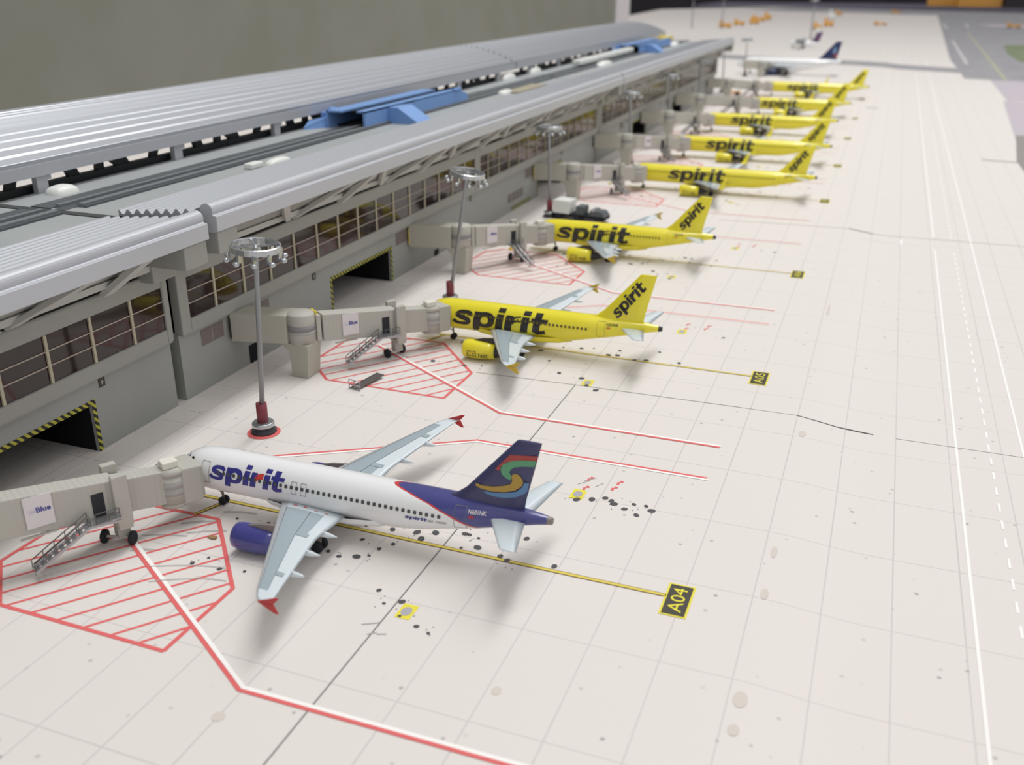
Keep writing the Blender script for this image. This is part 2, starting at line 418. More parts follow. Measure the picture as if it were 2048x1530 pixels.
# ------------------------------------------------------------------ ground and its printed markings
def hz(x):
    """the paper sags a little to the right of the stands"""
    t = min(1.0, max(0.0, (x-6.8)/2.2)); return -0.14*t*t*(3-2*t)
GATES = [4.73, 17.5, 30.1, 46.2, 58.5, 71.8, 85.0, 102.0]
def ymax(x): return float(np.interp(x, [-95, -69, -39, 7, 55, 70], [440, 518, 512, 477, 453, 448]))
g = MB()
xs = [-52, -30, -20, -10, 0, 6.8]+[6.8+2.2*k/8 for k in range(1, 9)]+[14, 25, 40, 66]
ts = [0, 0.06, 0.14, 0.25, 0.5, 1.0]
def ypos(x, t): return -45+t*(ymax(x)+45)
g.add([(x, ypos(x, t), hz(x)) for t in ts for x in xs],
      [(j*len(xs)+i, j*len(xs)+i+1, (j+1)*len(xs)+i+1, (j+1)*len(xs)+i) for j in range(len(ts)-1) for i in range(len(xs)-1)], 0, True)
g.add([(-52, 224, 0), (-52, ymax(-52), 0), (-92, 440, 0), (-84, 345, 0), (-62, 250, 0), (-56, 224, 0)], [(0, 1, 2, 3, 4, 5)])
# table edge under the paper
for a, b in zip([(-52, -45), (66, -45), (66, ymax(66))], [(66, -45), (66, ymax(66)), (7, ymax(7))]):
    g.add([(a[0], a[1], hz(a[0])), (b[0], b[1], hz(b[0])), (b[0], b[1], -3), (a[0], a[1], -3)], [(0, 1, 2, 3)])
ground = g.build('ground', [M_ground], fix=False)
tag(ground, 'pale printed concrete apron paper with faint grid lines', None, None, 'structure')

E1, E2, E3 = 0.006, 0.010, 0.014
def strip(mb, pts, w, e, mi=0):
    """a painted polyline of width w lying on the paper"""
    P = [Vector((p[0], p[1], 0)) for p in pts]
    for i in range(len(P)-1):
        a, b = P[i], P[i+1]; d = (b-a).normalized(); nn = Vector((-d.y, d.x, 0))*w/2
        n = max(1, int(abs(b.x-a.x)/0.5)) if max(a.x, b.x) > 6.7 else 1
        for k in range(n):
            p, q = a.lerp(b, k/n), a.lerp(b, (k+1)/n)
            ex = d*(w*0.2)
            p2 = p-ex if k == 0 and i > 0 else p
            mb.add([(v.x, v.y, hz(v.x)+e+i*0.0004) for v in (p2-nn, q-nn, q+nn, p2+nn)], [(0, 1, 2, 3)], mi)
def disc(mb, x, y, rx, ry, e, mi=0, n=14, rot=0.0, r_in=0.0):
    pts = []
    for k in range(n):
        a = 2*math.pi*k/n; u, v = math.cos(a)*rx, math.sin(a)*ry
        pts.append((x+u*math.cos(rot)-v*math.sin(rot), y+u*math.sin(rot)+v*math.cos(rot), hz(x)+e))
    mb.add(pts, [list(range(n))], mi)
def clip(poly, p, d):
    """parameters where the line p + t d crosses a convex polygon"""
    ts_ = []
    for i in range(len(poly)):
        a, b = Vector(poly[i]), Vector(poly[(i+1) % len(poly)]); e = b-a
        den = d.x*e.y-d.y*e.x
        if abs(den) < 1e-9: continue
        w = a-p; t = (w.x*e.y-w.y*e.x)/den; u = (w.x*d.y-w.y*d.x)/den
        if -1e-6 <= u <= 1+1e-6: ts_.append(t)
    return (min(ts_), max(ts_)) if len(ts_) > 1 else None

HATCH = [(-5.40, -0.68), (-3.40, -2.90), (-3.40, -5.07), (-7.48, -5.06), (-8.74, -3.86), (-8.70, -1.26), (-8.10, -0.72), (-7.10, -0.70)]
for gi, y0 in enumerate(GATES):
    hm = MB(); sc_ = 1.0
    H = [(x, y+y0) for x, y in HATCH]
    strip(hm, H+[H[0]], 0.095, E1)
    d = Vector((0.615, 0.789))
    for k in range(-7, 12):
        p = Vector((-4.02-0.667*k, y0-5.06)); tt = clip([Vector(q) for q in H], p, d)
        if tt and tt[1]-tt[0] > 0.15: strip(hm, [tuple(p+d*tt[0]), tuple(p+d*tt[1])], 0.07, E1-0.002)
    hm.build('hatched_zone_marking', [M_red], ground, fix=False)
    sm = MB()
    near = [(-7.45, -1.72), (-1.42, -5.47), (5.0, -5.42)]; far = [(-7.4, 1.75), (-1.34, 5.40), (5.0, 5.47)]
    strip(sm, [(x, y+y0) for x, y in near], 0.085, E2, 0); strip(sm, [(x+0.03, y+y0+0.085) for x, y in near], 0.085, E2, 1)
    strip(sm, [(x, y+y0) for x, y in far], 0.085, E2, 0); strip(sm, [(x+0.03, y+y0-0.085) for x, y in far], 0.085, E2, 1)
    sm.build('stand_boundary_marking', [M_red, M_white_paint], ground, fix=False)
    lm = MB()
    strip(lm, [(5.1, y0+0.09), (-7.0, y0+0.14)], 0.12, E1, 1); strip(lm, [(5.1, y0+0.09), (-7.0, y0+0.14)], 0.075, E2, 0)
    strip(lm, [(-6.06, y0-0.70), (-5.72, y0+0.12)], 0.13, E2, 1); strip(lm, [(-6.06, y0-0.70), (-5.72, y0+0.12)], 0.05, E3, 0)
    lm.build('lead_in_line_marking', [M_yellow_paint, M_line_dark], ground, fix=False)
    gm = MB(); z = lambda e: e
    gm.add([(5.08, y0-0.57, E2), (5.64, y0-0.57, E2), (5.64, y0+0.57, E2), (5.08, y0+0.57, E2)], [(0, 1, 2, 3)], 0)
    gm.add([(5.125, y0-0.525, E3), (5.595, y0-0.525, E3), (5.595, y0+0.525, E3), (5.125, y0+0.525, E3)], [(0, 1, 2, 3)], 1)
    add_text(gm, 'A%02d' % (gi+4), lambda u, v: (5.50-v, y0+u, 0.018), 0.84, 0.29, 0, 0.0, True)
    gm.build('gate_number_marking', [M_sign_yellow, M_sign_dark], ground, fix=False)
    if gi < 6:
        fm = MB()
        for cx_, cy_ in ((2.15, 3.50), (0.34, -2.32)):
            fm.add([(cx_-.16, y0+cy_-.24, E1), (cx_+.17, y0+cy_-.24, E1), (cx_+.17, y0+cy_+.24, E1), (cx_-.16, y0+cy_+.24, E1)], [(0, 1, 2, 3)], 0)
            disc(fm, cx_, y0+cy_, 0.115, 0.15, E2, 1)
        for ox, oy in ((2.25, 3.90), (2.22, 4.40), (2.92, 4.12), (2.98, 4.46)):
            fm.add([(ox-.07, y0+oy-.14, E1), (ox, y0+oy-.14, E1), (ox, y0+oy, E1), (ox-.07, y0+oy, E1)], [(0, 1, 2, 3)], 2)
            fm.add([(ox-.02, y0+oy, E1), (ox+.07, y0+oy, E1), (ox+.07, y0+oy+.09, E1), (ox-.02, y0+oy+.09, E1)], [(0, 1, 2, 3)], 2)
        fm.build('service_pit_marking', [M_sign_yellow, M_ring_grey, M_red], ground, fix=False)
SPOTS = [(-4.79, -2.42), (-4.59, -2.12), (-4.1, -2.4), (-3.54, -2.29), (-2.02, 0.33), (-1.36, 0.38), (-0.78, 0.47), (-0.37, 0.6), (-0.57, 0.25), (-1.06, -0.18), (-1.26, -0.47), (0.43, 0.23), (0.77, 0.37), (1.57, 0.12), (2.61, 0.27), (0.28, 0.8), (0.64, 0.74), (0.39, 0.8), (1.67, 1.11), (1.37, 0.22), (-1.95, -1.05), (-1.58, -0.92), (-1.34, -0.79), (-0.52, -1.87), (-0.21, -2.24), (0.11, -2.06), (0.28, -2.51), (0.74, -2.69), (-2.27, -0.96), (-1.8, -0.26), (1.05, -2.80),
         (2.2, 3.23), (2.55, 3.37), (3.02, 3.47), (3.41, 3.2), (3.57, 3.5), (4.04, 3.35), (2.84, 3.55), (3.87, 3.52), (3.11, 3.35), (3.75, 3.02), (-5.0, -0.5), (-4.2, -0.4), (-3.2, 0.4), (-2.7, 0.5), (-3.6, -0.2)]
rs = random.Random(3)
for gi, y0 in enumerate(GATES[:6]):
    om = MB()
    for k, (x, y) in enumerate(SPOTS):
        if gi in (1, 2, 3) and 30 < k < 41 and k not in (35, 36): continue
        if gi and rs.random() < 0.25: continue
        r = rs.choice((0.035, 0.05, 0.065, 0.08)); jx, jy = (0, 0) if gi == 0 else (rs.uniform(-.25, .25), rs.uniform(-.15, .15))
        disc(om, x+jx, y+y0+jy, r*1.25, r, E3, 0, 10, rs.uniform(0, 3))
        for q in range(rs.randint(0, 3)):
            disc(om, x+jx+rs.uniform(-.3, .3), y+y0+jy+rs.uniform(-.3, .3), 0.014, 0.016, E3, 0, 6)
    if gi == 0:   # tyre scuffs beside the pit cover
        for (a, b) in (((-.3, 1.72), (.02, 1.90)), ((-.05, 1.48), (.1, 1.60)), ((.12, 1.55), (.3, 1.62))):
            strip(om, [(a[0], a[1]), (b[0], b[1])], 0.03, E2, 1)
        for (a, b) in (((2.0, 8.72), (2.25, 9.02)), ((2.1, 8.95), (2.35, 9.2)), ((2.45, 8.75), (2.6, 9.0))): strip(om, [a, b], 0.02, E2, 1)
        arc = [(-5.6+0.18*k, 1.85+0.55*math.sin(k/9*1.4)) for k in range(10)]; strip(om, arc, 0.022, E3+.004, 1)
        arc = [(-5.2+0.17*k, 1.40+0.60*math.sin(k/9*1.5)) for k in range(10)]; strip(om, arc, 0.022, E3+.004, 1)
    om.build('oil_spot_print', [M_spot, M_scuff], ground, fix=False)
st = MB()
for x, y, rx, ry in ((2.89, 0.88, .09, .12), (7.0, 2.21, .13, .22), (7.0, 1.41, .1, .15), (7.0, 7.3, .07, .25), (7.0, 5.6, .08, .2), (7.02, 13.8, .1, .2), (6.95, 25.5, .06, .8)): disc(st, x, y, rx, ry, E1)
disc(st, -1.35, -1.43, .12, .12, E1)
for gi, y0 in enumerate(GATES[:4]):
    for (a_, b_, w_) in (((-6.1, -1.15), (-5.3, -0.75), .10), ((-5.7, -1.45), (-4.9, -1.05), .07), ((-6.6, -1.9), (-5.6, -1.55), .06), ((-5.5, -0.35), (-4.7, -0.15), .08), ((-6.4, -2.5), (-5.9, -2.3), .09)):
        strip(st, [(a_[0], y0+a_[1]), ((a_[0]+b_[0])/2, y0+(a_[1]+b_[1])/2+.05), (b_[0], y0+b_[1])], w_, E1-.003, 1)
st.build('soft_stain_print', [M_spot_soft, M_scuff], ground, fix=False)
rm = MB()
strip(rm, [(-8.86, -30), (-8.82, 120)], 0.055, E1); strip(rm, [(-10.40, -30), (-10.42, 120)], 0.05, E1)
y = -20.0
while y < 100: strip(rm, [(-9.68, y), (-9.68, y+0.75)], 0.045, E1); y += 1.5
for y in (22.5, 9.0, 35.6): strip(rm, [(-10.3, y), (-9.4, y-.1)], 0.045, E1)
rm.build('service_road_marking', [M_white_faint], ground, fix=False)
tm = MB()
for x in (11.06, 12.76):
    strip(tm, [(x, -40), (x, 37.4)], 0.062, E1); strip(tm, [(x, 39.9 if x < 12 else 37.4), (x, 165)], 0.062, E1)
strip(tm, [(11.06, 37.4), (10.75, 38.0), (7.6, 38.0)], 0.05, E1); strip(tm, [(11.06, 39.9), (10.75, 39.4), (9.6, 39.4)], 0.05, E1)
strip(tm, [(11.9, 37.4), (12.76, 37.4)], 0.06, E1); strip(tm, [(11.06, 39.9), (11.9, 39.9)], 0.06, E1)
disc(tm, 9.55, 38.3, 0.05, 0.6, E1)
y = -20.0
while y < 80:
    if not 37 < y < 40: strip(tm, [(11.9, y), (11.9, y+0.42)], 0.055, E1)
    y += 0.87
tm.build('taxi_road_marking', [M_white_paint], ground, fix=False)
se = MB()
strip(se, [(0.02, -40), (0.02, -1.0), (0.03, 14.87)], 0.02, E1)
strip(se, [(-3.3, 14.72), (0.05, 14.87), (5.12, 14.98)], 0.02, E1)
strip(se, [(6.75, 15.0), (7.3, 14.86), (7.9, 14.75), (8.9, 14.74)], 0.05, E1); strip(se, [(5.12, 14.98), (6.75, 15.0)], 0.014, E1)  # wider strip paints the shadow of the lifted paper edge; thin one is a seam
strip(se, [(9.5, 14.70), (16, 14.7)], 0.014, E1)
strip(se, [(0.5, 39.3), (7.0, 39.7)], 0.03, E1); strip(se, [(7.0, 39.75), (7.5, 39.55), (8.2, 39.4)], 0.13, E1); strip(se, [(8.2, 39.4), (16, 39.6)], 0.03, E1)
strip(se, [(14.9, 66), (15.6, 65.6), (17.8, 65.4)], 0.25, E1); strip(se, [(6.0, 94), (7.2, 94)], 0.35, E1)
se.build('sheet_seam_and_edge_shadow', [M_seam_shadow], ground, fix=False)
# distant printed taxiway, grass and pale shoulders
fa = MB()
fa.poly([(x, y, hz(x)+E1) for x, y in [(21.2, 412), (16.6, 170), (17.0, 147), (17.0, 133.7), (20.1, 132.6), (66, 128), (66, 430), (40, 440), (30, 440)]], 0)
fa.poly([(x, y, hz(x)+E2) for x, y in [(20.1, 132.6), (20.0, 107), (66, 104), (66, 128)]], 1)
fa.poly([(x, y, hz(x)+E3) for x, y in [(28.4, 216), (26.8, 190), (26.8, 170), (29, 160), (40, 155), (60, 158), (62, 200), (40, 222)]], 2)
fa.poly([(x, y, hz(x)+E3) for x, y in [(30, 330), (33, 310), (60, 296), (60, 325)]], 1)
fa.poly([(x, y, hz(x)+E2) for x, y in [(19.6, 107), (17.6, 66.5), (17.9, 62.0), (24, 55), (30, 60), (30, 102)]], 1)
fa.poly([(x, y, hz(x)+E3) for x, y in [(18.4, 80), (17.2, 66), (17.3, 60), (22, 52), (30, 54), (30, 78)]], 5)
band_top = [(-30, 168), (-10, 161.5), (3, 158), (6.8, 156.2), (7.6, 155.8), (8.3, 155.5), (9.0, 155.2), (17, 151.5)]
for (xa, ya_), (xb, yb_) in zip(band_top[:-1], band_top[1:]):
    fa.add([(xa, ya_-9, hz(xa)+E3), (xb, yb_-9, hz(xb)+E3), (xb, yb_, hz(xb)+E3), (xa, ya_, hz(xa)+E3)], [(0, 1, 2, 3)], 0)
strip(fa, [(19.3, 230), (18.7, 160)], 0.5, E3, 3); strip(fa, [(24.4, 272), (22, 133)], 0.35, E3, 4)
strip(fa, [(20.5, 330), (20.3, 290)], 0.6, E3, 3); strip(fa, [(27, 330), (26, 300)], 0.6, E3, 3)
fa.poly([(x, y, hz(x)+E3) for x, y in [(9, 414), (22, 412), (40, 400), (66, 392), (66, 447), (9, 475)]], 0)
fa.add([(-60, 470, E3), (-39, 436, E3), (6.8, 415, E3), (6.8, 476, E3), (-39, 511, E3)], [(0, 1, 2, 3, 4)], 0)
fa.add([(6.8, 415, E3+.02), (9, 414, E3), (9, 475, E3), (6.8, 476, E3+.02)], [(0, 1, 2, 3)], 0)
fa.build('taxiway_print', [M_asphalt, M_concrete2, M_grass, mat('worn_white_line', (198, 196, 196), 0.7), mat('worn_yellow_line', (182, 180, 148), 0.7), mat('brown_asphalt', (146, 140, 136), 0.8)], ground, fix=False)

# ------------------------------------------------------------------ the room
def struct(name, mb, mats, label):
    o = mb.build(name, mats); tag(o, label, None, None, 'structure'); return o
M_wall = mottle(mat('olive_grey_wall_paint', (132, 132, 123), 0.85, 0, 0.2), (126, 126, 115), 14, 0.7)
w = MB(); w.box(-56, -52, -120, 212.3, -75, 190); struct('wall_left', w, [M_wall], 'plain olive grey painted wall behind the terminal roof')
M_casing = mat('white_casing_paint', (206, 202, 204), 0.6, 0, 0.3)
w = MB(); w.box(-56.5, -51.6, 212.3, 223.6, -75, 190); struct('trim_1', w, [M_casing], 'pale grey casing at the end of the olive wall')
M_backdrop = mottle(mat('dark_backdrop', (54, 51, 58), 0.85, 0, 0.2), (66, 62, 66), 3, 0.8)
w = MB(); w.box(-420, 320, 700, 706, -75, 220); struct('wall_back', w, [M_backdrop], 'dark far wall beyond the end of the layout')
M_carpet = mottle(mat('dark_carpet', (74, 70, 72), 0.95, 0, 0.1), (64, 60, 62), 60)
w = MB(); w.box(-420, 320, -120, 706, -77, -75); struct('floor', w, [M_carpet], 'dark carpet below the layout table')

# ------------------------------------------------------------------ terminal blocks
XU, XL, XB = -10.35, -10.55, -17.0
def corrugated(x0, z0, x1, z1, pitch, amp, th=0.10, per=8, curve=None):
    """closed cross-section (x, z) of a ribbed roof sheet"""
    L = abs(x1-x0); n = int(round(L/pitch))*per; top = []
    for k in range(n+1):
        t = k/n; x = x0+(x1-x0)*t; z = z0+(z1-z0)*t if curve is None else curve(x)
        ph = math.cos(2*math.pi*t*n/per)
        top.append((x, z+amp*ph))
    bot = [(x, (z0+(z1-z0)*(x-x0)/(x1-x0) if curve is None else curve(x))-th-amp) for x in np.linspace(x1, x0, 9)]
    return top+bot
def vault(x):
    return float(np.interp(x, [-23.6, -22.5, -21.5, -20.5, -19.5, -18.5, -17.5, -16.45], [6.75, 7.10, 7.32, 7.42, 7.38, 7.20, 6.90, 6.47]))

def terminal(name, label, ya, yb, dz, doors, panels, signs, win_breaks, mull0, nodes_y, brackets, vents=(), posts_y=(), corr_y0=None):
    t = thing(name, label, 'building', (0, 0, 0))
    # lower wall with its gate openings
    lo = MB(); ys = ya; yend = yb
    for (d0, d1) in doors:
        lo.box(XL-0.10, XL, ys, d0, 0, 2.10); lo.box(XL-0.10, XL, d0, d1, 1.36, 2.10); ys = d1
    lo.box(XL-0.10, XL, ys, yend, 0, 2.10)
    lo.box(XB, XL-0.10, ya, ya+0.3, 0, 5.3); lo.box(XB, XL-0.10, yb-0.3, yb, 0, 5.3)   # end walls
    lo.build('lower_wall', [M_facade_lo], t)
    up = MB(); segs = []; s0 = ya
    for (w0, w1) in win_breaks: segs.append((w0, w1))
    edges = [ya]+[e for sgm in segs for e in sgm]+[yb]
    for i in range(0, len(edges), 2): up.box(XU-0.5, XU, edges[i], edges[i+1], 2.10, 4.20)
    for (w0, w1) in segs:
        up.box(XU-0.5, XU, w0, w1, 2.10, 2.50); up.box(XU-0.5, XU, w0, w1, 3.74, 4.20)
    up.box(XL-0.2, XU-0.02, ya+0.02, yb-0.02, 2.04, 2.12)
    up.build('upper_wall', [M_facade], t, 0.05, 2)
    for (w0, w1) in segs:
        gl = MB(); gl.box(XU-0.14, XU-0.06, w0, w1, 2.50, 3.74); wo = gl.build('window_band', [M_glass], t)
        fr = MB(); m = mull0
        while m < w0+0.3: m += 1.4775
        while m < w1-0.1:
            mw = 0.042 if w0 < 20 else 0.028; fr.box(XU-0.06, XU-0.015, m-mw, m+mw, 2.50, 3.74, 0); m += 1.4775
        for zz in (2.95, 3.33): fr.box(XU-0.06, XU-0.035, w0, w1, zz-0.016, zz+0.016, 1)
        fr.build('window_frame', [M_mullion, M_rail], wo)
    for (d0, d1) in doors:
        rec = MB(); rec.box(XL-4.2, XL-4.0, d0-0.2, d1+0.2, 0.0, 1.6); rec.box(XL-4.0, XL-0.10, d0-0.3, d0, 0, 1.6); rec.box(XL-4.0, XL-0.10, d1, d1+0.3, 0, 1.6); rec.box(XL-4.0, XL-0.10, d0-0.3, d1+0.3, 1.5, 1.7)
        do = rec.build('baggage_bay', [M_black], t)
        hf = MB(); e = 0.13
        hf.box(XL, XL+0.012, d0-e, d1+e, 1.36, 1.36+e); hf.box(XL, XL+0.012, d0-e, d0, 0, 1.36); hf.box(XL, XL+0.012, d1, d1+e, 0, 1.36)
        hf.build('hazard_border', [M_hazard], do)
    for (a, b, z0, z1) in panels:
        p = MB(); p.box(XL, XL+0.015, a, b, z0, z1); p.build('wall_panel', [M_panel], t)
    for (a, b, z0, z1, m_) in vents:
        p = MB(); p.box(XL, XL+0.02, a, b, z0, z1); p.build('wall_vent', [m_], t)
    for yy in signs:
        p = MB(); p.box(XL, XL+0.02, yy-0.11, yy+0.11, 1.72, 1.97)
        # small pale arrow mark on the plate
        p.box(XL+0.02, XL+0.026, yy-0.015, yy+0.015, 1.78, 1.90, 1); p.box(XL+0.02, XL+0.026, yy-0.05, yy+0.05, 1.83, 1.855, 1)
        p.build('wall_sign', [M_sign_dark, M_truss], t)
    # set-back storey and roof
    cl = MB(); cl.box(-12.0, -10.95, ya+0.1, yb-0.1, 2.2, 5.42); cl.build('clerestory_wall', [M_darkwall], t)
    fl = MB(); fl.box(XB+0.25, -9.6, ya, yb, 5.40, 5.50); fl.build('flat_roof', [M_roofgrey], t)
    tr = MB()
    tr.box(-15.3, -14.56, ya, yb, 5.50, 5.53, 0); tr.box(-14.56, -14.40, ya+0.2, yb, 5.50, 5.60, 1); tr.box(-14.40, -14.02, ya, yb, 5.50, 5.515, 0)
    tr.box(-14.02, -13.78, ya+0.5, yb, 5.50, 5.62, 1); tr.box(-13.78, -13.68, ya+0.5, yb, 5.50, 5.56, 0)
    tr.build('guideway_track', [M_track, M_track_l], t)
    # front canopy
    ca = MB(); y0c = ya if corr_y0 is None else corr_y0
    ca.extrude_y(corrugated(-12.05, 5.62+dz, -9.35, 5.86+dz, 0.335, 0.075, 0.08), y0c, yb, 0, True, False, True)
    ca.build('canopy_roof', [M_silver], t)
    tb = MB(); rim = []
    for k in range(15):
        a = math.pi*(1.15-1.30*k/14); rim.append((-9.02+0.21*math.cos(a), 5.90+dz+0.20*math.sin(a)))
    rim += [(-8.80, 5.78+dz), (-8.70, 5.76+dz), (-8.70, 5.34+dz), (-8.82, 5.30+dz), (-9.15, 5.30+dz), (-9.22, 5.70+dz)]
    tb.extrude_y(rim, ya, yb, 0, True, False, True)
    tb.build('canopy_fascia', [M_silver_d], t, 0.02, 2)
    for (b0, b1) in brackets:
        bk = MB(); bk.box(-10.6, -8.76, b0, b1, 4.68+dz, 5.32+dz); bk.box(-10.6, -9.9, b0, b1, 4.1, 4.7+dz); bk.build('end_bracket', [M_facade], t, 0.03)
    so_ = MB(); so_.hexa([(-10.14, ya+.05, 4.56), (-9.12, ya+.05, 5.30), (-9.12, yb-.05, 5.30), (-10.14, yb-.05, 4.56), (-10.20, ya+.05, 4.64), (-9.18, ya+.05, 5.38), (-9.18, yb-.05, 5.38), (-10.20, yb-.05, 4.64)]); so_.build('canopy_soffit', [M_facade], t)
    ch = MB(); ch.box(-10.14, -9.98, ya+0.1, yb-0.1, 4.45, 4.62); ch.build('truss_chord', [M_truss], t)
    for yn in nodes_y:
        tv = MB()
        tv.plate([(-10.02, yn-0.18, 4.24), (-10.02, yn+0.18, 4.24), (-8.9, yn+1.10, 5.32), (-8.9, yn+0.62, 5.32)], (-0.12, 0, 0.10))
        if yn-3.3 > ya: tv.plate([(-10.0, yn-3.25, 4.36), (-10.0, yn-2.9, 4.36), (-8.9, yn-0.05, 5.32), (-8.9, yn-0.75, 5.32)], (-0.12, 0, 0.08))
        if yn-5.4 > ya: tv.plate([(-10.0, yn-3.65, 4.36), (-10.0, yn-3.35, 4.36), (-8.9, yn-5.0, 5.32), (-8.9, yn-5.35, 5.32)], (-0.12, 0, 0.08))
        tv.build('truss_strut', [M_truss], t)
    # rear hall roof on its posts
    rr = MB(); rr.extrude_y(corrugated(-16.45, 0, -23.6, 0, 0.42, 0.085, 0.10, 8, vault), ya, yb, 0, True, False, True)
    rr.build('hall_roof', [M_silver], t)
    be = MB(); be.box(-16.62, -16.42, ya, yb, 6.05, 6.42); be.build('roof_beam', [M_silver_d], t)
    dw = MB(); dw.box(-17.2, -16.95, ya, yb, 3.0, 5.70); dw.build('clerestory_wall', [M_darkwall], t)
    yy = posts_y[0] if posts_y else yb+1
    step = 6.55
    while posts_y and yy < min(yb, posts_y[1]):
        po = MB()
        po.box(-16.78, -16.58, yy-0.22, yy+0.22, 5.5, 6.1); po.box(-16.72, -16.6, yy+0.22, yy+0.40, 5.86, 6.08)
        po.build('roof_post', [M_silver_d], t)
        ts_ = MB()
        ts_.plate([(-17.0, yy-1.05, 5.65), (-17.0, yy-0.70, 5.65), (-16.9, yy-0.60, 6.15), (-16.9, yy-0.98, 6.15)], (-0.15, 0, 0.02))
        if yy-3.7 > ya: ts_.plate([(-17.0, yy-2.75, 5.65), (-17.0, yy-2.10, 5.65), (-16.9, yy-2.60, 6.25), (-16.9, yy-3.65, 6.25)], (-0.15, 0, 0.02))
        if yy-3.9 > ya: ts_.plate([(-17.0, yy-3.75, 5.65), (-17.0, yy-3.40, 5.65), (-16.9, yy-3.50, 6.15), (-16.9, yy-3.80, 6.15)], (-0.15, 0, 0.02))
        if yy-5.4 > ya: ts_.plate([(-17.0, yy-5.0, 5.65), (-17.0, yy-4.5, 5.65), (-16.9, yy-4.85, 6.15), (-16.9, yy-5.3, 6.15)], (-0.15, 0, 0.02))
        ts_.build('roof_truss', [M_darkwall], t)
        yy += step
    return t

P2 = lambda y, z0=1.40, z1=1.90: [(y, y+0.52, z0, z1), (y+0.58, y+1.08, z0, z1)]
terminal('terminal_building', 'grey model terminal block nearest the camera, cut off by the left frame edge', -26, 9.10, -0.10,
         [(-14, -9), (0.6, 5.87)], [], [6.33], [(-20, 8.87)], -19.0, [6.54, 0.0, -6.5], [(8.10, 9.04)], corr_y0=-26)
terminal('terminal_building', 'long grey middle terminal block facing the row of yellow aircraft', 9.50, 53.40, 0.0,
         [(18.15, 22.88), (41.4, 45.8)],
         P2(10.49)+[(13.6, 14.08, 1.52, 1.86)]+P2(23.40)+[(39.3, 39.85, 1.40, 1.9), (39.92, 40.45, 1.4, 1.9)], [16.94, 31.39, 45.9],
         [(9.92, 31.60), (32.25, 52.9)], 11.18, [18.36, 24.9, 31.44, 38.0, 44.55, 51.1], [(9.55, 10.45), (52.5, 53.35)],
         [(36.6, 37.1, 0.55, 1.0, M_panel), (37.25, 37.7, 0.55, 1.0, M_panel), (37.85, 38.3, 0.55, 1.0, M_panel), (38.45, 38.9, 0.55, 1.0, M_panel), (37.1, 40.2, 0.05, 0.25, M_green),
          (12.75, 13.3, 0.0, 0.62, M_black), (27.1, 27.55, 0.0, 0.28, M_black)], (11.3, 53.2))
terminal('terminal_building', 'far grey terminal block beyond the second blue station', 53.60, 101.5, 0.0,
         [(64, 68.5), (79, 83.5)], P2(60.0)+P2(76)+P2(88), [62, 74, 86],
         [(54.2, 75.0), (75.7, 100.6)], 55.4, [57.6, 64.2, 70.7, 77.3, 83.8, 90.4, 96.9], [(53.7, 54.5), (100.4, 101.4)], (), (57.1, 96.5))

# ------------------------------------------------------------------ things on the roof
def dome(name, label, x, y, lx, ly, h, group, m=M_dome, rz=0.0):
    t = MB(); n = 16
    rings = []
    for k in range(7):
        a = math.pi/2*k/6; rings.append((math.cos(a)**0.7, math.sin(a)*h))
    v = []
    for r, z in rings:
        for i in range(n):
            a = 2*math.pi*i/n; c, s_ = math.cos(a), math.sin(a)
            v.append((lx/2*r*math.copysign(abs(c)**0.5, c), ly/2*r*math.copysign(abs(s_)**0.5, s_), z))
    t.add(v, [(j*n+i, j*n+(i+1) % n, (j+1)*n+(i+1) % n, (j+1)*n+i) for j in range(6) for i in range(n)], 0, True)
    o = t.build(name, [m]); o.location = Vector((x, y, 5.50))*S; o.rotation_euler = (0, 0, rz)
    return tag(o, label, 'skylight', group)
GD = 'white skylight domes on the flat roof'
dome('skylight_dome', 'large white skylight dome nearest the camera, on the rear strip of the flat roof', -16.0, 11.45, 0.72, 0.95, 0.26, GD)
dome('skylight_dome', 'rounded white skylight dome beside the small white roof unit above the near canopy', -12.72, 18.55, 0.42, 1.35, 0.20, GD)
dome('skylight_dome', 'white dome standing before the tan roof patch beyond the first blue station', -13.4, 43.6, 0.6, 1.5, 0.24, GD)
dome('skylight_dome', 'white dome on the rear roof strip, just past the first blue station', -16.6, 52.2, 0.7, 2.2, 0.38, GD)
dome('skylight_dome', 'white dome on the rear roof strip, next beyond the one past the first blue station', -16.6, 57.6, 0.7, 2.2, 0.38, GD)
dome('skylight_dome', 'white dome on the flat roof alongside the white train', -13.6, 66.0, 0.8, 3.0, 0.34, GD)
dome('skylight_dome', 'farthest white dome, on the flat roof past the second blue station', -13.6, 93.0, 0.7, 2.4, 0.4, GD)
u = MB(); u.box(-.18, .18, -.36, .36, 0, 0.2); o = u.build('roof_unit', [M_dome], None, 0.06, 3); o.location = Vector((-12.95, 17.35, 5.5))*S
tag(o, 'small white box unit on the flat roof beside a rounded skylight', 'roof unit')
u = MB(); u.box(-.5, .5, -2.6, 2.6, 0, 0.10); o = u.build('roof_patch', [M_tan]); o.location = Vector((-13.1, 46.3, 5.5))*S
tag(o, 'flat tan block on the roof past the first blue station', 'roof patch')
u = MB(); u.box(-.5, .5, -1.6, 1.6, 0, 0.55); o = u.build('roof_plant', [M_yellowp], None, 0.08, 2); o.location = Vector((-16.0, 99.6, 5.5))*S
tag(o, 'yellow block at the far end of the terminal roof', 'roof unit')

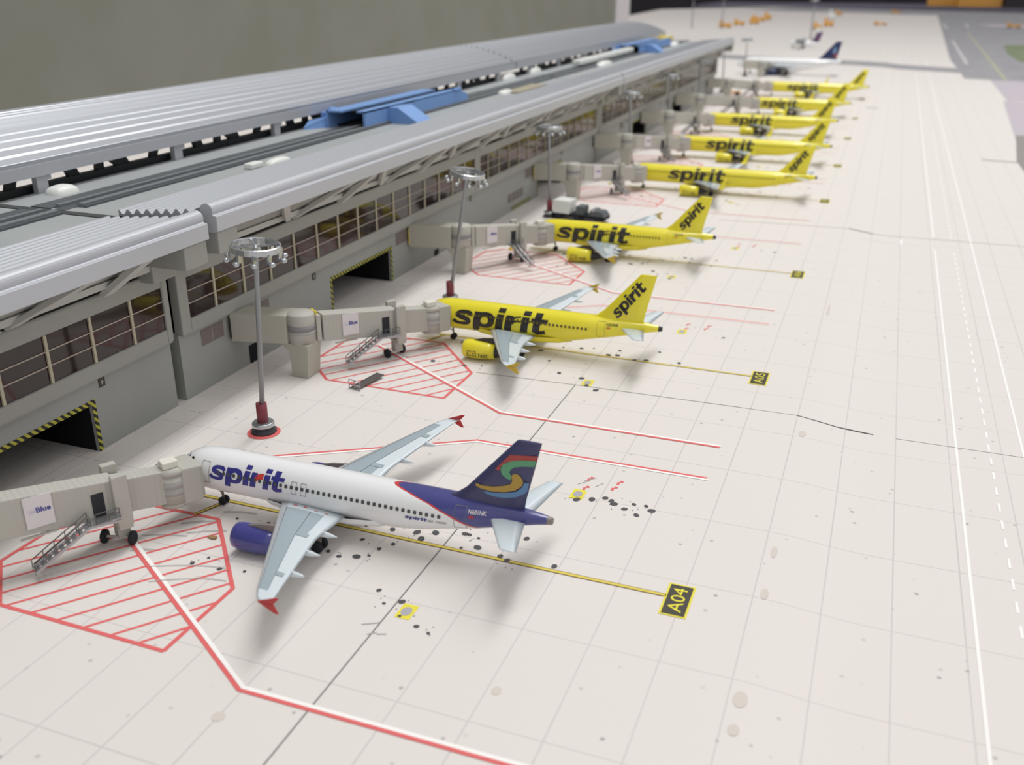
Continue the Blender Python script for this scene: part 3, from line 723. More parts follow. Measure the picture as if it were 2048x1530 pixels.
def station(label, y0, L, sc_=1.0):
    t = thing('station_shelter', label, 'station shelter', (0, y0, 5.5), 0, 'blue station shelters on the roof')
    a = MB(); a.box(-13.98, -13.86, 0, L, 0, 0.77); a.box(-14.30, -13.86, 0, L, 0.70, 0.78)
    a.plate([(-13.86, L, 0), (-13.86, L+1.4, 0), (-13.86, L+1.2, 0.45), (-13.86, L, 0.77)], (-0.12, 0, 0)); a.build('platform_canopy', [M_blue], t)
    b = MB(); b.box(-15.75, -15.65, -0.2, L-0.6, 0, 0.77); b.box(-15.75, -14.95, -0.2, L-0.6, 0.70, 0.78); b.build('platform_canopy', [M_blue], t)
    d = MB(); d.box(-15.6, -14.05, 0.5, L-1.0, 0.03, 0.10); d.box(-14.9, -14.35, 0.6, L-0.8, 0.60, 0.70); d.box(-15.6, -14.0, 3.0, 3.2, 0.05, 0.68); d.build('station_interior', [M_black], t)
    e = MB(); e.plate([(-13.86, 2.2, 0), (-12.35, 2.2, 0), (-12.35, 2.2, 0.10), (-13.35, 2.2, 0.72), (-13.86, 2.2, 0.72)], (0, 1.5, 0)); e.build('stairway_wing', [M_blue], t)
    f = MB(); f.plate([(-15.75, 0.0, 0), (-16.35, -1.2, 0), (-16.35, -1.2, 0.1), (-16.3, -0.8, 0.38), (-15.75, 0.3, 0.48)], (0.0, 0.9, 0)); f.build('stairway_wing', [M_blue], t)
    k = MB(); k.box(-16.35, -15.75, 0.3, 1.5, 0, 0.62); k.box(-16.15, -15.9, 0.6, 1.1, 0.62, 0.78); k.build('lift_housing', [M_blue], t, 0.03)
    k = MB(); k.box(-14.02, -13.78, L-0.6, L+0.3, 0.74, 0.86); k.build('roof_hatch', [M_blue], t, 0.03)
    return t
station('light blue station shelter over the roof track, nearer of the two', 27.3, 10.4)
station('light blue station shelter over the roof track, farther one with white train', 79.0, 12.5)
t = thing('rooftop_train', 'white elevated train running into the farther blue station', 'train', (-14.7, 62.0, 5.5))
for k in range(3):
    c_ = MB(); c_.box(-0.35, 0.35, k*5.7, k*5.7+5.3, 0.22, 0.62); c_.build('train_car', [M_dome], t, 0.10, 3)
for k in range(3):
    s_ = MB(); s_.box(-0.2, 0.2, 1.2+k*6.5, 2.0+k*6.5, 0.10, 0.25); s_.build('bogie', [M_track_l], t)

# ------------------------------------------------------------------ lamp masts
def lamp_mast(label, loc, lean=(0, 0), h=5.3, dia=0.66):
    t = thing('lamp_mast', label, 'lamp', loc, 0, 'ring lamp masts along the apron')
    b = MB(); b.lathe([(0, 0), (0.36, 0), (0.36, 0.06), (0.26, 0.12), (0.26, 0.2), (0, 0.2)], n=24); b.build('foot', [M_basedark], t)
    b = MB(); b.lathe([(0, 0.19), (0.315, 0.19), (0.315, 0.27), (0.29, 0.31), (0, 0.31)], n=28, smooth=True); b.build('flange', [M_chrome], t, 0.012)
    s_ = MB(); s_.lathe([(0, 0.30), (0.155, 0.30), (0.15, 0.87), (0.08, 0.87), (0.08, 0.80)], n=20); s_.build('sleeve', [M_sleeve], t)
    top = Vector((lean[0], lean[1], h)); base = Vector((0, 0, 0.3))
    p = MB(); p.tube(base, top, 0.075, 0.065, 14); p.build('pole', [M_pole], t)
    d = (top-base).normalized(); a = Vector((1, 0, 0)); u = a.cross(d).normalized(); a = d.cross(u)*-1
    def W(r, ang, zz): return top+(a*math.cos(ang)+u*math.sin(ang))*r+d*zz
    rg = MB(); n = 36
    prof = [(0.60, -0.02), (0.66, -0.02), (0.66, 0.13), (0.62, 0.15), (0.60, 0.12), (0.60, -0.02)]
    v = [W(r, 2*math.pi*k/n, z) for k in range(n) for r, z in prof]; q = len(prof)
    rg.add(v, [(k*q+i, k*q+i+1, ((k+1) % n)*q+i+1, ((k+1) % n)*q+i) for k in range(n) for i in range(q-1)], 0, False)
    for k in range(4):
        an = math.pi/4+math.pi/2*k; rg.bar(W(0, an, 0.08), W(0.62, an, 0.10), 0.05, 0.04)
    rg.tube(W(0, 0, -0.05), W(0, 0, 0.14), 0.09, 0.05, 10)
    rg.build('lamp_ring', [M_chrome], t)
    for k in range(10):
        an = 2*math.pi*(k+0.35)/10; hd = MB()
        hd.bar(W(0.64, an, 0.0), W(0.64, an, -0.22), 0.14, 0.06)
        c = W(0.76, an, -0.22); vv = []
        for i in range(6):
            ph = math.pi*i/5-math.pi/2
            for j in range(10):
                th = 2*math.pi*j/10; vv.append(c+Vector((0.095*math.cos(ph)*math.cos(th), 0.095*math.cos(ph)*math.sin(th), 0.07*math.sin(ph))))
        hd.add(vv, [(i*10+j, i*10+(j+1) % 10, (i+1)*10+(j+1) % 10, (i+1)*10+j) for i in range(5) for j in range(10)], 0, True)
        hd.build('lamp_head', [M_chrome], t)
    return t
L1 = lamp_mast('silver ring lamp mast nearest the camera, standing on a painted red circle', (-7.15, 8.50, 0), (0.34, 0.0), 5.28)
L2 = lamp_mast('ring lamp mast leaning to the right behind the A05 aircraft', (-7.05, 21.1, 0), (0.80, 0.0), 5.05)
L3 = lamp_mast('upright ring lamp mast beside the black truck with white box', (-8.2, 36.7, 0), (-0.1, 0.0), 4.62)
dup(L3, 'ring lamp mast behind the nose of the first long yellow aircraft', (-8.37, 54.5, 0))
dup(L3, 'ring lamp mast behind the second long yellow aircraft, fifth mast from the camera', (-8.75, 68.9, 0))
dup(L3, 'sixth ring lamp mast from the camera, against the far terminal windows', (-9.4, 85.9, 0))
dup(L3, 'seventh ring lamp mast from the camera, at the far end of the terminal', (-9.85, 103.0, 0))
dup(L3, 'ring lamp mast standing before the white wide-body aircraft', (-10.4, 124.8, 0))
rc = MB(); n = 40
rc.add([(-7.12+r*math.cos(2*math.pi*k/n), 8.45+r*math.sin(2*math.pi*k/n), E2) for r in (0.30, 0.46) for k in range(n)], [(k, (k+1) % n, n+(k+1) % n, n+k) for k in range(n)])
rc.build('mast_circle_marking', [M_red], ground, fix=False)
def plain_mast(label, x, y, h):
    t = thing('light_pole', label, 'lamp', (x, y, 0), 0, 'thin light poles far down the apron')
    p = MB(); p.tube((0, 0, 0), (0, 0, h), 0.16, 0.12, 8); p.build('pole', [M_pole], t)
    p = MB(); p.lathe([(0, 0), (0.9, 0), (0.9, 0.3), (0, 0.35)], (0, 0, h), n=14); p.build('lamp_ring', [M_chrome], t)
plain_mast('tall thin light pole behind the small white purple-tailed aircraft', -9.6, 218, 7.8)
plain_mast('thin light pole just right of the far canopy end, by the orange vehicles', -36, 262, 7.5)
plain_mast('leftmost thin light pole beyond the end of the hall roof', -44, 262, 7.5)

# ------------------------------------------------------------------ airliners
K = 0.2575
def pchip(xs_, ys_):
    xs_, ys_ = np.array(xs_, float), np.array(ys_, float); h = np.diff(xs_); d = np.diff(ys_)/h
    m = np.zeros(len(xs_)); m[0], m[-1] = d[0], d[-1]
    for i in range(1, len(xs_)-1):
        m[i] = 0 if d[i-1]*d[i] <= 0 else 2*d[i-1]*d[i]/(d[i-1]+d[i])
    def f(x):
        x = min(max(x, xs_[0]), xs_[-1]); i = min(max(int(np.searchsorted(xs_, x))-1, 0), len(h)-1); t = (x-xs_[i])/h[i]
        return float((2*t**3-3*t*t+1)*ys_[i]+(t**3-2*t*t+t)*h[i]*m[i]+(-2*t**3+3*t*t)*ys_[i+1]+(t**3-t*t)*h[i]*m[i+1])
    return f
def make_airliner(label, L, dw, body, livery, x_text, wtext, xh, group, z_text=-0.85, sharklet=False, reg=None, k=K, engine='yellow', win0=6.4, loc=(0, 0, 0), rz=0.0, far_detail=True):
    """L: length (m); dw: shift of wing from the short-body position (m)"""
    root = thing('airliner', label, 'airplane', loc, rz, group)
    ZC = 3.77
    top = pchip([0, .2, .6, 1.2, 2.0, 3.0, 4.0, 5.0, 6.2, L-14.6, L-9.5, L-7, L-4.5, L-2.5, L-1.0, L-.3, L], [-.6, -.2, .15, .5, 1.1, 1.65, 1.93, 2.04, 2.07, 2.07, 2.06, 2.04, 1.98, 1.88, 1.72, 1.60, 1.52])
    bot = pchip([0, .2, .6, 1.2, 2.0, 3.0, 4.0, 5.0, 6.2, L-14.6, L-12, L-9.5, L-7, L-4.5, L-2.5, L-1, L-.3, L], [-.6, -1.0, -1.3, -1.55, -1.75, -1.92, -2.02, -2.06, -2.07, -2.07, -1.78, -1.22, -.70, -.10, .42, .78, .9, .96])
    wid = pchip([0, .2, .6, 1.2, 2, 3, 4, 5, 6.2, L-14.6, L-12, L-9.5, L-7, L-4.5, L-2.5, L-1, L-.3, L], [0.02, .42, .85, 1.22, 1.52, 1.75, 1.88, 1.95, 1.975, 1.975, 1.94, 1.83, 1.57, 1.15, .76, .47, .33, .27])
    xs_ = [0, .05, .2, .4, .6, .9, 1.2, 1.6, 2, 2.5, 3, 3.5, 4, 5, 6.2]+list(np.linspace(6.2, L-14.6, 14))[1:]+list(np.linspace(L-14.6, L-0.45, 18))[1:]
    n = 32
    def section(x, e=0.0):
        t_, b_, w_ = top(x), bot(x), wid(x); zc, rz_ = (t_+b_)/2, (t_-b_)/2
        return [(x*k, (w_+e)*k*math.cos(2*math.pi*i/n), (ZC+zc+(rz_+e)*math.sin(2*math.pi*i/n))*k) for i in range(n)]
    def side(x, z, e=0.02, sgn=-1):
        """point on the skin at x, height z above the body axis (m)"""
        t_, b_, w_ = top(x), bot(x), wid(x); zc, rz_ = (t_+b_)/2, (t_-b_)/2
        q = max(-0.999, min(0.999, (z-zc)/rz_)); c = math.sqrt(1-q*q)
        return (x*k, sgn*(w_+e)*c*k, (ZC+zc+(rz_+e)*q)*k)
    fu = MB(); v = []
    for x in xs_: v += section(x)
    fu.add(v, [(j*n+i, j*n+(i+1) % n, (j+1)*n+(i+1) % n, (j+1)*n+i) for j in range(len(xs_)-1) for i in range(n)], 0, True)
    # wing-body fairing
    xr = 12.6+dw; fv = []
    for x, w_, d_ in ((xr-3.0, 0.6, -2.0), (xr-1.2, 1.75, -2.20), (xr+1, 2.15, -2.35), (xr+4, 2.25, -2.42), (xr+7, 2.15, -2.38), (xr+9.5, 1.6, -2.2), (xr+11.0, 0.6, -1.95)):
        for i in range(14):
            a = math.pi*i/13; fv.append((x*k, w_*k*math.cos(a), (ZC-1.15+(d_+1.15)*abs(math.sin(a))**0.8)*k))
    fu.add(fv, [(j*14+i, j*14+i+1, (j+1)*14+i+1, (j+1)*14+i) for j in range(6) for i in range(13)], 0, True)
    # windows, doors, cockpit glazing belong to the skin
    x = win0
    while x < L-9.0:
        q = 0.125
        for sg in (-1, 1):
            fu.add([side(x-q, .52, .035, sg), side(x+q, .52, .035, sg), side(x+q*1.25, .65, .035, sg), side(x+q, .82, .035, sg), side(x-q, .82, .035, sg), side(x-q*1.25, .65, .035, sg)], [(0, 1, 2, 3, 4, 5)], 1)
        x += 0.545
    def frame(x0, x1, z0, z1, mi, w_=0.035):
        for sg in (-1, 1):
            for (a, b, c, d) in ((x0, x1, z0, z0+w_), (x0, x1, z1-w_, z1), (x0, x0+w_, z0, z1), (x1-w_, x1, z0, z1)):
                m_ = max(1, int((d-c)/0.3)); 
                for j in range(m_):
                    zz0, zz1 = c+(d-c)*j/m_, c+(d-c)*(j+1)/m_
                    fu.add([side(a, zz0, .025, sg), side(b, zz0, .025, sg), side(b, zz1, .025, sg), side(a, zz1, .025, sg)], [(0, 1, 2, 3)], mi)
    frame(L-8.1, L-7.05, -0.25, 1.72, 2); frame(4.5, 5.35, -0.55, 1.40, 2)
    if livery == 'white':
        frame(xr+1.4, xr+1.95, 0.1, 1.15, 2); frame(xr+2.35, xr+2.9, 0.1, 1.15, 2)
    for sg in (-1, 1):
        for (xa, xb, za, zb) in ((1.55, 2.0, .55, 1.05), (2.05, 2.6, .62, 1.30), (2.7, 3.3, .72, 1.35)):
            fu.add([side(xa, za, .03, sg), side(xb, za, .03, sg), side(xb+.05, zb, .03, sg), side(xa+.35, zb, .03, sg)], [(0, 1, 2, 3)], 3)
    fu.build('fuselage', [body, M_winy if livery == 'yellow' else M_win, mat('olive_panel_line', (168, 150, 40), 0.4) if livery == 'yellow' else M_inkgrey, M_dark], root)
    tc = MB(); v = section(L-.45)+section(L-.2)+section(L); cpt = (L*k, 0, (ZC+1.24)*k)
    tc.add(v, [(j*n+i, j*n+(i+1) % n, (j+1)*n+(i+1) % n, (j+1)*n+i) for j in range(2) for i in range(n)], 0, True)
    tc.add(section(L), [list(range(n))], 0)
    tc.build('tail_cone', [M_gear if livery == 'white' else M_dark], root)
    # wings
    span = [(1.7, 0), (2.7, .05), (6.6, .27), (9.5, .45), (12.5, .63), (15.3, .83), (16.2, .9), (16.75, .93)]
    def wing_row(y):
        s_ = (y-1.98)
        le = 12.9+dw+s_*0.505 if y < 16.0 else 12.9+dw+14.02*.505+(y-16)*1.1
        te = (19.25+dw+(0.02*s_)) if y <= 6.8 else 19.35+dw+(y-6.8)*0.245
        if y > 16.5: te = le+1.15
        return le, te
    fr = [0, .02, .06, .12, .30, .52, .60, .74, .88, 1.0]
    def af(t): return 5*0.12*(0.2969*math.sqrt(t)-0.126*t-0.3516*t*t+0.2843*t**3-0.1036*t**4)
    for sg in (-1, 1):
        wm = MB(); nu = len(fr); rows = []
        for y, _ in span:
            le, te = wing_row(y); c = te-le; zb = -1.05+(y-1.98)*0.098; th = 0.95 if y < 3 else 0.82
            up_ = [((le+c*t)*k, sg*y*k, (ZC+zb+af(t)*c*th*0.75-0.02*c*t)*k) for t in fr]
            lo_ = [((le+c*t)*k, sg*y*k, (ZC+zb-af(t)*c*th*0.5-0.02*c*t)*k) for t in fr]
            rows.append((up_, lo_))
        for j in range(len(rows)-1):
            for i in range(nu-1):
                mi = 0
                y_ = span[j][0]
                if fr[i] < 0.12: mi = 2
                elif 0.12 <= fr[i] < 0.52 and 2.6 <= y_ < 15.3: mi = 1
                elif 0.52 <= fr[i] < 0.74 and 2.6 <= y_ < 6.5: mi = 1
                wm.add([rows[j][0][i], rows[j][0][i+1], rows[j+1][0][i+1], rows[j+1][0][i]], [(0, 1, 2, 3)], mi, True)
                wm.add([rows[j][1][i], rows[j][1][i+1], rows[j+1][1][i+1], rows[j+1][1][i]], [(3, 2, 1, 0)], 0, True)
        for r in (rows[0], rows[-1]): wm.add(r[0]+r[1][::-1], [list(range(2*nu))], 0)
        # walkway dashes near the root and thin panel lines
        def wtop(y, t, e=0.03):
            le, te = wing_row(y); c = te-le; zb = -1.05+(y-1.98)*0.098; th = 0.95 if y < 3 else 0.82
            return ((le+c*t)*k, sg*y*k, (ZC+zb+af(t)*c*th*0.75-0.02*c*t+e)*k)
        if livery == 'white':
            for t0 in (.22, .38): wm.add([wtop(2.15, t0), wtop(2.15, t0+.06), wtop(2.24, t0+.06), wtop(2.24, t0)], [(0, 1, 2, 3)], 3); wm.add([wtop(2.05, t0), wtop(2.05, t0+.012), wtop(2.4, t0+.012), wtop(2.4, t0)], [(0, 1, 2, 3)], 3)
            for t0 in (.56, .72): wm.add([wtop(2.35, t0), wtop(2.35, t0+.06), wtop(2.43, t0+.06), wtop(2.43, t0)], [(0, 1, 2, 3)], 3)
        for (ya_, yb_, t0) in ((2.7, 15.3, .12), (2.7, 15.3, .52)):
            mm_ = 10
            for q in range(mm_):
                y1, y2 = ya_+(yb_-ya_)*q/mm_, ya_+(yb_-ya_)*(q+1)/mm_
                wm.add([wtop(y1, t0-.006), wtop(y1, t0+.006), wtop(y2, t0+.006), wtop(y2, t0-.006)], [(0, 1, 2, 3)], 4)
        for yy in (6.3, 12.6): wm.add([wtop(yy, .53, .04), wtop(yy, .80, .04), wtop(yy+.55, .80, .04), wtop(yy+.55, .53, .04)], [(0, 1, 2, 3)], 1)
        wo = wm.build('wing', [M_wing, M_wing2, M_winged, M_inkred, M_inkgrey], root)
        le, te = wing_row(16.75); zt = ZC-1.05+14.77*.098
        fe = MB()
        if not sharklet:
            for pts in ([(le-.1, zt), (le+1.25, zt+.05), (le+1.75, zt+.62), (le+1.4, zt+.60)], [(le-.1, zt), (le+1.25, zt-.02), (le+1.6, zt-.72), (le+1.3, zt-.72)]):
                fe.plate([(a*k, sg*16.72*k, b*k) for a, b in pts], (0, sg*0.10*k, 0))
            fe.build('wingtip_fence', [M_fenced if livery == 'white' else M_wing if livery == 'delta' else mat('mustard_wingtip', (202, 172, 50), 0.35)], wo)
        else:
            pr = [(0, 0, 0, 1.55), (.28, .12, .25, 1.4), (.5, .45, .5, 1.25), (.62, 1.1, .85, 1.0), (.72, 1.9, 1.25, .75), (.78, 2.5, 1.6, .5)]
            v = []
            for dy, dz_, dx, ch in pr:
                for e in (0, .1): v += [((le+dx)*k, sg*(16.7+dy+e*.8)*k, (zt+dz_-e*.4)*k), ((le+dx+ch)*k, sg*(16.7+dy+e*.8)*k, (zt+dz_-e*.4)*k)]
            fe.add(v, [f for j in range(5) for f in ((4*j, 4*j+1, 4*j+5, 4*j+4), (4*j+2, 4*j+6, 4*j+7, 4*j+3), (4*j, 4*j+4, 4*j+6, 4*j+2), (4*j+1, 4*j+3, 4*j+7, 4*j+5))]+[(20, 21, 23, 22)], 0, True)
            fe.build('sharklet', [M_yel if livery == 'yellow' else M_ywhite], wo)
        for yy, ln in ((5.2, 1.7), (8.6, 1.7), (12.0, 1.5)):
            le, te = wing_row(yy); c = te-le; zb = ZC-1.05+(yy-1.98)*.098-.02*c; fp = MB()
            fp.lathe([(0.02, -1.6), (.17, -1.1), (.24, -.2), (.20, .4), (.11, .85), (.02, ln*.72)], (0, 0, 0), 'x', 10)
            fp.map(lambda a, b, c_: ((te+a-.1)*k, sg*(yy)*k+b*k, (zb-.22+c_*1.15)*k)); fp.build('flap_fairing', [M_wing], wo)
        # engine
        en = MB(); ex, ey, ez = 10.9+dw, sg*5.95, ZC-2.42
        en.lathe([(.86, .30), (.95, .06), (1.06, 0), (1.15, .10), (1.23, .6), (1.26, 1.4), (1.22, 2.4), (1.12, 3.4), (.98, 4.35), (.88, 4.35)], (0, 0, 0), 'x', 28)
        en.map(lambda a, b, c_: ((ex+a)*k, (ey+b)*k, (ez+c_)*k))
        eo = en.build('engine', [M_navy if livery == 'white' else M_yel if livery == 'yellow' else mat('dark_navy_fin', (36, 46, 92), 0.35)], root)
        fi = MB(); fi.lathe([(0, .12), (.12, .20), (.3, .45), (.88, .50)], (0, 0, 0), 'x', 20); fi.map(lambda a, b, c_: ((ex+a)*k, (ey+b)*k, (ez+c_)*k)); fi.build('fan', [M_dark], eo)
        hx = MB(); hx.lathe([(.90, 4.1), (.62, 5.2), (.50, 5.6), (.44, 5.6), (.2, 6.3), (.0, 6.5)], (0, 0, 0), 'x', 20); hx.map(lambda a, b, c_: ((ex+a)*k, (ey+b)*k, (ez+c_)*k)); hx.build('exhaust_cone', [M_dark], eo)
        py = MB(); py.plate([((ex+a)*k, (ey-.14)*k, (ez+b)*k) for a, b in ((1.0, 1.15), (2.6, 1.62), (4.8, 1.86), (6.6, 1.58), (6.3, 1.15), (4.3, .8))], (0, .28*k, 0)); py.build('pylon', [M_gear if livery == 'white' else M_dark], eo)
        if livery == 'yellow' and sg == -1:
            tx = MB()
            def nac(u, v_): 
                a = (v_/1.26); r = 1.26
                return ((ex+.75+u)*k, (ey-(r+.012)*math.cos(a))*k, (ez+(r+.012)*math.sin(a))*k)
            add_text(tx, 'BARE FARE', lambda u, v_: nac(u, v_-.75), 2.9, .62, 0, 0.012); add_text(tx, 'HOME OF THE', lambda u, v_: nac(u, v_-.02), 1.3, .22, 0, 0.02)
            tx.build('lettering', [M_ink], eo)
    # tail surfaces
    f0 = L-8.55
    fin = MB(); lvl = []
    for (le, te, z, th) in ((f0-2.1, L-2.42, 1.78, .42), (f0-.15, L-2.42, 2.12, .40), (f0+.95, L-2.27, 2.95, .36), (f0+5.42, L-1.05, 8.02, .18), (f0+5.55, L-1.02, 8.10, .10)):
        c = te-le; lvl.append([((le+c*t)*k, th*s_*k, (ZC+z)*k) for t, s_ in ((0, 0), (.05, .7), (.22, 1), (.72, .92), (1, .15))]+[((le+c*t)*k, -th*s_*k, (ZC+z)*k) for t, s_ in ((1, .15), (.72, .92), (.22, 1), (.05, .7))])
    q = 9
    fin.add([p for r in lvl for p in r], [(j*q+i, j*q+(i+1) % q, (j+1)*q+(i+1) % q, (j+1)*q+i) for j in range(4) for i in range(q)], 0, True)
    fin.add(lvl[-1], [list(range(q))], 0)
    fo = fin.build('tail_fin', [mat('slate_navy_fin', (66, 66, 104), 0.35) if livery == 'white' else M_yel if livery == 'yellow' else mat('dark_navy_fin', (36, 46, 92), 0.35)], root)
    def finp(x, z, sg=-1): return (x, sg*(0.425-0.0365*(z/k-ZC-1.78)+0.025)*k, z)
    if livery == 'yellow':
        for sg in (-1, 1):
            fl = MB()
            d = Vector((0.628, 0.778)); nn = Vector((-0.778, 0.628)); a = Vector((f0+2.85, 2.0))
            if sg == 1: a = a+d*5.6+nn*1.1; d, nn = -d, -nn
            def ft(u, v_):
                p = a+d*u+nn*v_; return finp(p.x*k, (ZC+p.y)*k, sg)
            add_spirit(fl, ft, 5.6, 1.15); fl.build('lettering', [M_ink], fo, fix=False)
    elif livery == 'white':
        EM = {0: [(1.64, 2.63), (1.71, 2.71), (2.33, 2.78), (2.29, 2.67), (1.86, 2.61), (1.63, 2.53), (1.51, 2.41), (1.47, 2.3), (1.38, 2.33)],
              1: [(2.28, 2.67), (1.97, 2.64), (1.69, 2.55), (1.54, 2.45), (1.5, 2.34), (1.53, 2.23), (1.63, 2.16), (1.74, 2.13), (1.74, 2.23), (1.7, 2.31), (1.73, 2.38), (1.81, 2.44), (1.97, 2.49), (2.25, 2.53)],
              2: [(0.94, 1.86), (1.07, 1.81), (1.31, 1.79), (1.6, 1.83), (1.83, 1.91), (1.97, 2.03), (2.01, 2.13), (1.97, 2.23), (1.9, 2.29), (1.8, 2.3), (1.74, 2.22), (1.77, 2.13), (1.73, 2.04), (1.57, 1.97), (1.34, 1.91), (1.1, 1.89), (0.95, 1.92)],
              3: [(1.1, 1.77), (1.31, 1.77), (1.6, 1.81), (1.86, 1.89), (1.99, 2.02), (2.03, 2.13), (2.14, 2.13), (2.11, 1.97), (2.06, 1.89), (1.86, 1.76), (1.6, 1.69), (1.36, 1.68), (1.19, 1.71)]}
        em = MB()
        for mi, pts in EM.items():
            P_ = [Vector(finp(x_+7.03, z_)) for x_, z_ in pts]
            for t_ in tessellate_polygon([[Vector((p.x, p.z, 0)) for p in P_]]): em.add([P_[i] for i in t_], [(0, 1, 2)], mi)
        em.build('swirl_emblem', [M_em_red, M_em_green, M_em_gold, M_em_sky], fo, fix=False)
    elif livery == 'delta':
        em = MB()
        for mi, pts in {0: [(.50, .36), (.66, .30), (.74, .62), (.60, .70)], 1: [(.58, .12), (.80, .08), (.80, .30), (.66, .30)]}.items():
            em.poly([finp((f0+1.5+a*6)*k, (ZC+2.3+b*5.5)*k) for a, b in pts], mi)
        em.build('fin_emblem', [mat('pale_blue_emblem', (120, 152, 190), 0.4), M_em_red], fo, fix=False)
    for sg in (-1, 1):
        sm = MB(); lvl = []
        for (le, te, y, z, th) in ((L-5.35, L-2.15, .6, .95, .24), (L-5.1, L-2.1, 1.0, 1.0, .22), (L-2.45, L-1.05, 5.75, 1.52, .10), (L-2.2, L-1.0, 5.9, 1.54, .04)):
            c = te-le; lvl.append([((le+c*t)*k, sg*y*k, (ZC+z+th*s_)*k) for t, s_ in ((0, 0), (.08, .6), (.35, 1), (.7, .6), (1, .05), (.7, -.6), (.35, -1), (.08, -.6))])
        sm.add([p for r in lvl for p in r], [(j*8+i, j*8+(i+1) % 8, (j+1)*8+(i+1) % 8, (j+1)*8+i) for j in range(3) for i in range(8)], 0, True)
        sm.add(lvl[-1], [list(range(8))])
        sm.build('stabilizer', [M_wing], root)
    # landing gear
    ng = MB(); ng.tube((5.07*k, 0, .35*k), (4.95*k, 0, (ZC-1.7)*k), .10*k, .16*k, 10); ng.bar((5.0*k, 0, 1.1*k), (4.0*k, 0, 1.9*k), .10*k, .10*k)
    go = ng.build('nose_gear', [M_gear], root)
    for sg in (-1, 1):
        wl = MB(); wl.lathe([(0, -.13), (.30, -.13), (.40, -.08), (.40, .08), (.30, .13), (0, .13)], (0, 0, 0), 'y', 18); wl.map(lambda a, b, c_: ((5.07+a)*k, (sg*.26+b)*k, (.40+c_)*k)); wl.build('wheel', [M_tyre], go)
    for sg in (-1, 1):
        mg = MB(); mx_ = 17.7+dw; mg.tube((mx_*k, sg*3.8*k, .5*k), (mx_*k, sg*3.6*k, (ZC-1.1)*k), .14*k, .2*k, 10); mg.bar((mx_*k, sg*3.7*k, 1.2*k), (mx_*k, sg*2.2*k, (ZC-1.4)*k), .14*k, .14*k)
        mg.plate([((mx_-.4)*k, sg*4.05*k, 1.0*k), ((mx_+.4)*k, sg*4.05*k, 1.0*k), ((mx_+.5)*k, sg*3.95*k, 2.4*k), ((mx_-.5)*k, sg*3.95*k, 2.4*k)], (0, sg*.06*k, 0))
        go = mg.build('main_gear', [M_gear], root)
        for s2 in (-1, 1):
            wl = MB(); wl.lathe([(0, -.2), (.42, -.2), (.56, -.12), (.56, .12), (.42, .2), (0, .2)], (0, 0, 0), 'y', 20); wl.map(lambda a, b, c_: ((mx_+a)*k, (sg*3.8+s2*.42+b)*k, (.56+c_)*k)); wl.build('wheel', [M_tyre], go)
    # lettering on the body
    if livery in ('yellow', 'white'):
        le_ = MB()
        for sg in (-1, 1):
            def bt(u, v_):
                uu = u if sg == -1 else wtext-u
                return side(x_text+uu, z_text+v_, .022, sg)
            add_spirit(le_, bt, wtext, xh, 0, 1)
        le_.build('lettering', [M_ink, M_ink] if livery == 'yellow' else [M_inkblue, M_inkred], root, fix=False)
        rg = MB()
        for sg in (-1, 1):
            wd = 1.55
            add_text(rg, reg or 'N600NK', lambda u, v_: side(L-6.9+(u if sg == -1 else wd-u), 1.28+v_, .025, sg), wd, .30, 0, .02)
            for b_ in range(4):
                x0_ = L-6.85; rg.add([side(x0_+c_, 1.14-d_, .025, sg) for c_, d_ in ((0, .06*b_), (.5, .06*b_), (.5, .06*b_+.035), (0, .06*b_+.035))], [(0, 1, 2, 3)], 1)
            if livery == 'white':
                wd2 = 3.75
                def sp2(u, v_): return side(L-12.5+(u if sg == -1 else wd2-u), .02+v_, .025, sg)
                add_spirit(rg, lambda u, v_: sp2(u, v_), 2.05, .24, 2, 2)
                add_text(rg, 'air.com', lambda u, v_: sp2(u+2.15, v_), 1.6, .32, 3)
        rg.build('registration', [M_ink if livery == 'yellow' else M_sheet, M_inkred, M_inkblue, M_inkgrey], root, fix=False)
    return root

GA = 'yellow airliners parked nose-in at the terminal'
make_airliner('white airliner with dark blue tail nearest the camera, parked at A04', 37.57, 0.0, M_swoosh, 'white', 5.35, 7.75, 1.28, None, 0.0, False, 'N601NK', loc=(-7.03, 4.73, 0))
A2 = make_airliner('short yellow airliner parked at A05, bold black lettering', 33.84, -1.6, M_yel, 'yellow', 5.75, 13.2, 2.05, GA, -0.85, False, 'N534NK', loc=(-6.56, 17.38, 0))
dup(A2, 'short yellow airliner parked at A06, next beyond the A05 one', (-6.99, 30.15, 0))
A4 = make_airliner('long yellow airliner with upturned wingtips, nearest of the long ones', 44.51, 4.2, M_yel, 'yellow', 11.2, 13.0, 2.05, GA, -0.85, True, 'N660NK', win0=6.0, loc=(-6.67, 46.25, 0))
dup(A4, 'long yellow airliner, second of the long ones from the camera', (-6.63, 58.5, 0))
dup(A4, 'long yellow airliner, third of the long ones, before the shorter one', (-7.0, 72.2, 0))
A7 = make_airliner('yellow airliner half hidden by the tails before it, second from the far end', 37.57, 0.4, M_yel, 'yellow', 5.9, 13.0, 2.05, GA, -0.85, True, 'N640NK', loc=(-4.82, 85.4, 0))
dup(A4, 'farthest yellow airliner, just in front of the white wide-body', (-5.55, 102.0, 0))
make_airliner('white wide-body airliner with dark navy fin and dark engines at the far end', 37.57, 0.4, M_ywhite, 'delta', 6, 5, 1, None, k=0.37, loc=(-12.2, 129.0, 0))
